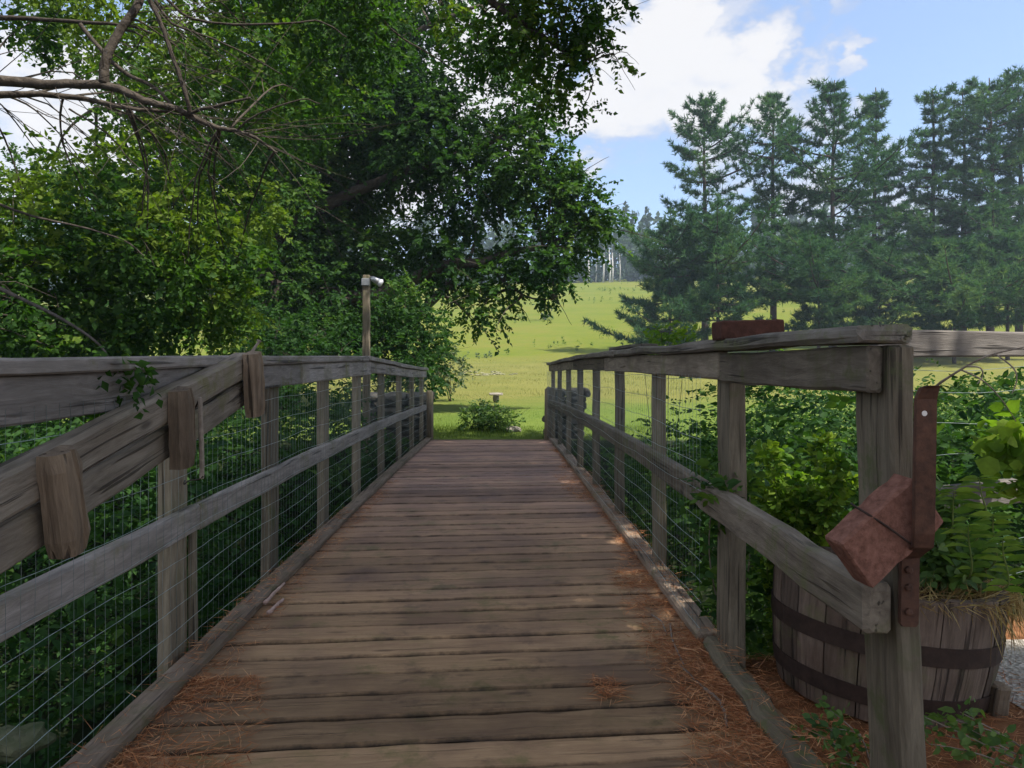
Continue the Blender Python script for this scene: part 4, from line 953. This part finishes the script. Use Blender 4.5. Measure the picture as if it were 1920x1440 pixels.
# ------------------------------------------------------------------ sky, sun, camera
W=bpy.data.worlds.new('World'); SC.world=W; W.use_nodes=True; nt=W.node_tree; nt.nodes.clear()
class WT(NT):
    def __init__(s,t): s.t=t
w=WT(nt)
sky=w.n('ShaderNodeTexSky',sky_type='NISHITA',sun_disc=False,sun_elevation=SUN_EL,sun_rotation=SUN_AZ,air_density=1.0,dust_density=1.2,ozone_density=1.5).outputs[0]
gen=w.n('ShaderNodeTexCoord').outputs['Generated']
dirn=w.n('ShaderNodeVectorMath',{0:gen},operation='NORMALIZE').outputs[0]
wv=w.n('ShaderNodeTexNoise',{'Vector':w.map(dirn,(4,4,7)),'Scale':1.0,'Detail':6,'Roughness':.62}).outputs['Color']
wv=w.n('ShaderNodeVectorMath',{0:wv,1:(.5,.5,.5)},operation='SUBTRACT').outputs[0]
wdir=w.n('ShaderNodeVectorMath',{0:w.n('ShaderNodeVectorMath',{0:dirn,1:w.map(wv,(.34,.34,.26))},operation='ADD').outputs[0]},operation='NORMALIZE').outputs[0]
mask=None
for (px,py,r,amt) in [(1190,190,120,1),(1120,215,85,1),(1300,190,95,1),(1385,170,70,1),(1440,125,30,.75),(1215,60,80,1),(1190,0,60,.95),(1150,110,90,.95),(1470,195,60,.8),(1540,180,60,.75),(1600,157,28,.7),(1060,215,75,.95),(1565,46,36,.68),(1440,75,30,.5),(1295,70,55,.72),(1440,75,34,.62),(1365,100,40,.6),(1515,95,24,.62),(1250,25,60,.7),(1700,30,70,.35),
    (900,160,170,1),(780,390,140,.9),(960,420,70,.8),(60,240,220,1),(330,180,180,.9),(560,290,150,1),(1500,380,110,.7),(1650,380,120,.75),(1350,330,90,.6),(1800,400,120,.6),(700,0,200,.9),(200,450,150,.7)]:
    dv=Vector(((px-940)/F,1,(690-py)/F)).normalized(); rad=r/F*1.25
    dt=w.n('ShaderNodeVectorMath',{0:wdir,1:tuple(dv)},operation='DOT_PRODUCT').outputs['Value']
    q=w.n('ShaderNodeMapRange',{0:dt,1:math.cos(rad),2:1-(1-math.cos(rad))*.05,3:0.,4:amt},interpolation_type='SMOOTHSTEP').outputs[0]
    mask=q if mask is None else w.math('MAXIMUM',mask,q)
nz=w.noise(w.map(dirn,(9,9,17)),1.0,9,.6,.4); nz2=w.noise(w.map(dirn,(5,5,9)),1.0,8,.6,.3)
outside=w.mr(w.n('ShaderNodeVectorMath',{0:dirn,1:(0.15,.95,.28)},operation='DOT_PRODUCT').outputs['Value'],.55,.8,.62,0)   # broken cloud out of view, brightened below as added fill light
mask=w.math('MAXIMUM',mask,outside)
den=w.math('ADD',w.math('MULTIPLY',mask,.50),w.math('MULTIPLY',w.math('ADD',w.math('MULTIPLY',nz,.6),w.math('MULTIPLY',nz2,.4)),1.15))
den=w.n('ShaderNodeMapRange',{0:den,1:.70,2:1.08,3:0.,4:1.},interpolation_type='SMOOTHSTEP').outputs[0]
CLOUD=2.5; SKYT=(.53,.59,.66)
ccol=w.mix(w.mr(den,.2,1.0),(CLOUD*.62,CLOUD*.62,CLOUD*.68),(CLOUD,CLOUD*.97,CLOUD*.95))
fill_gain=w.mr(outside,0.,.62,1.,1.7); ccol=w.mix(1.0,ccol,w.n('ShaderNodeCombineColor',{0:fill_gain,1:fill_gain,2:fill_gain}).outputs[0],'MULTIPLY')  # unseen clouds boosted to lift the ambient light
skc=w.mix(1.0,sky,SKYT,'MULTIPLY')
skc=w.mix(.22,skc,(1.6,1.8,2.1))
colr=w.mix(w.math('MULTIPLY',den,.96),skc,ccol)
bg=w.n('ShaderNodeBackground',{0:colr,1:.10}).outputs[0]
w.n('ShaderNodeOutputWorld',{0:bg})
s=bpy.data.lights.new('sun','SUN'); s.energy=2.45; s.angle=math.radians(.6); s.color=(1,.95,.86)
so=bpy.data.objects.new('sun',s); COL.objects.link(so)
sd=Vector((math.sin(SUN_AZ)*math.cos(SUN_EL),math.cos(SUN_AZ)*math.cos(SUN_EL),math.sin(SUN_EL)))
so.rotation_euler=sd.to_track_quat('Z','Y').to_euler(); so.location=sd*60
cam=bpy.data.cameras.new('camera'); co=bpy.data.objects.new('camera',cam); COL.objects.link(co)
co.location=(0,0,1); co.rotation_euler=(math.radians(90),0,0)
cam.sensor_width=36; cam.lens=36*F/1920; cam.shift_x=20/1920; cam.shift_y=-30/1920; cam.clip_end=3000; cam.clip_start=.05
SC.camera=co
SC.view_settings.view_transform='Standard'; SC.view_settings.look='None'; SC.view_settings.exposure=1.98; SC.view_settings.gamma=1
SC.cycles.use_denoising=True
SC.cycles.max_bounces=8; SC.cycles.transmission_bounces=4; SC.cycles.volume_bounces=0
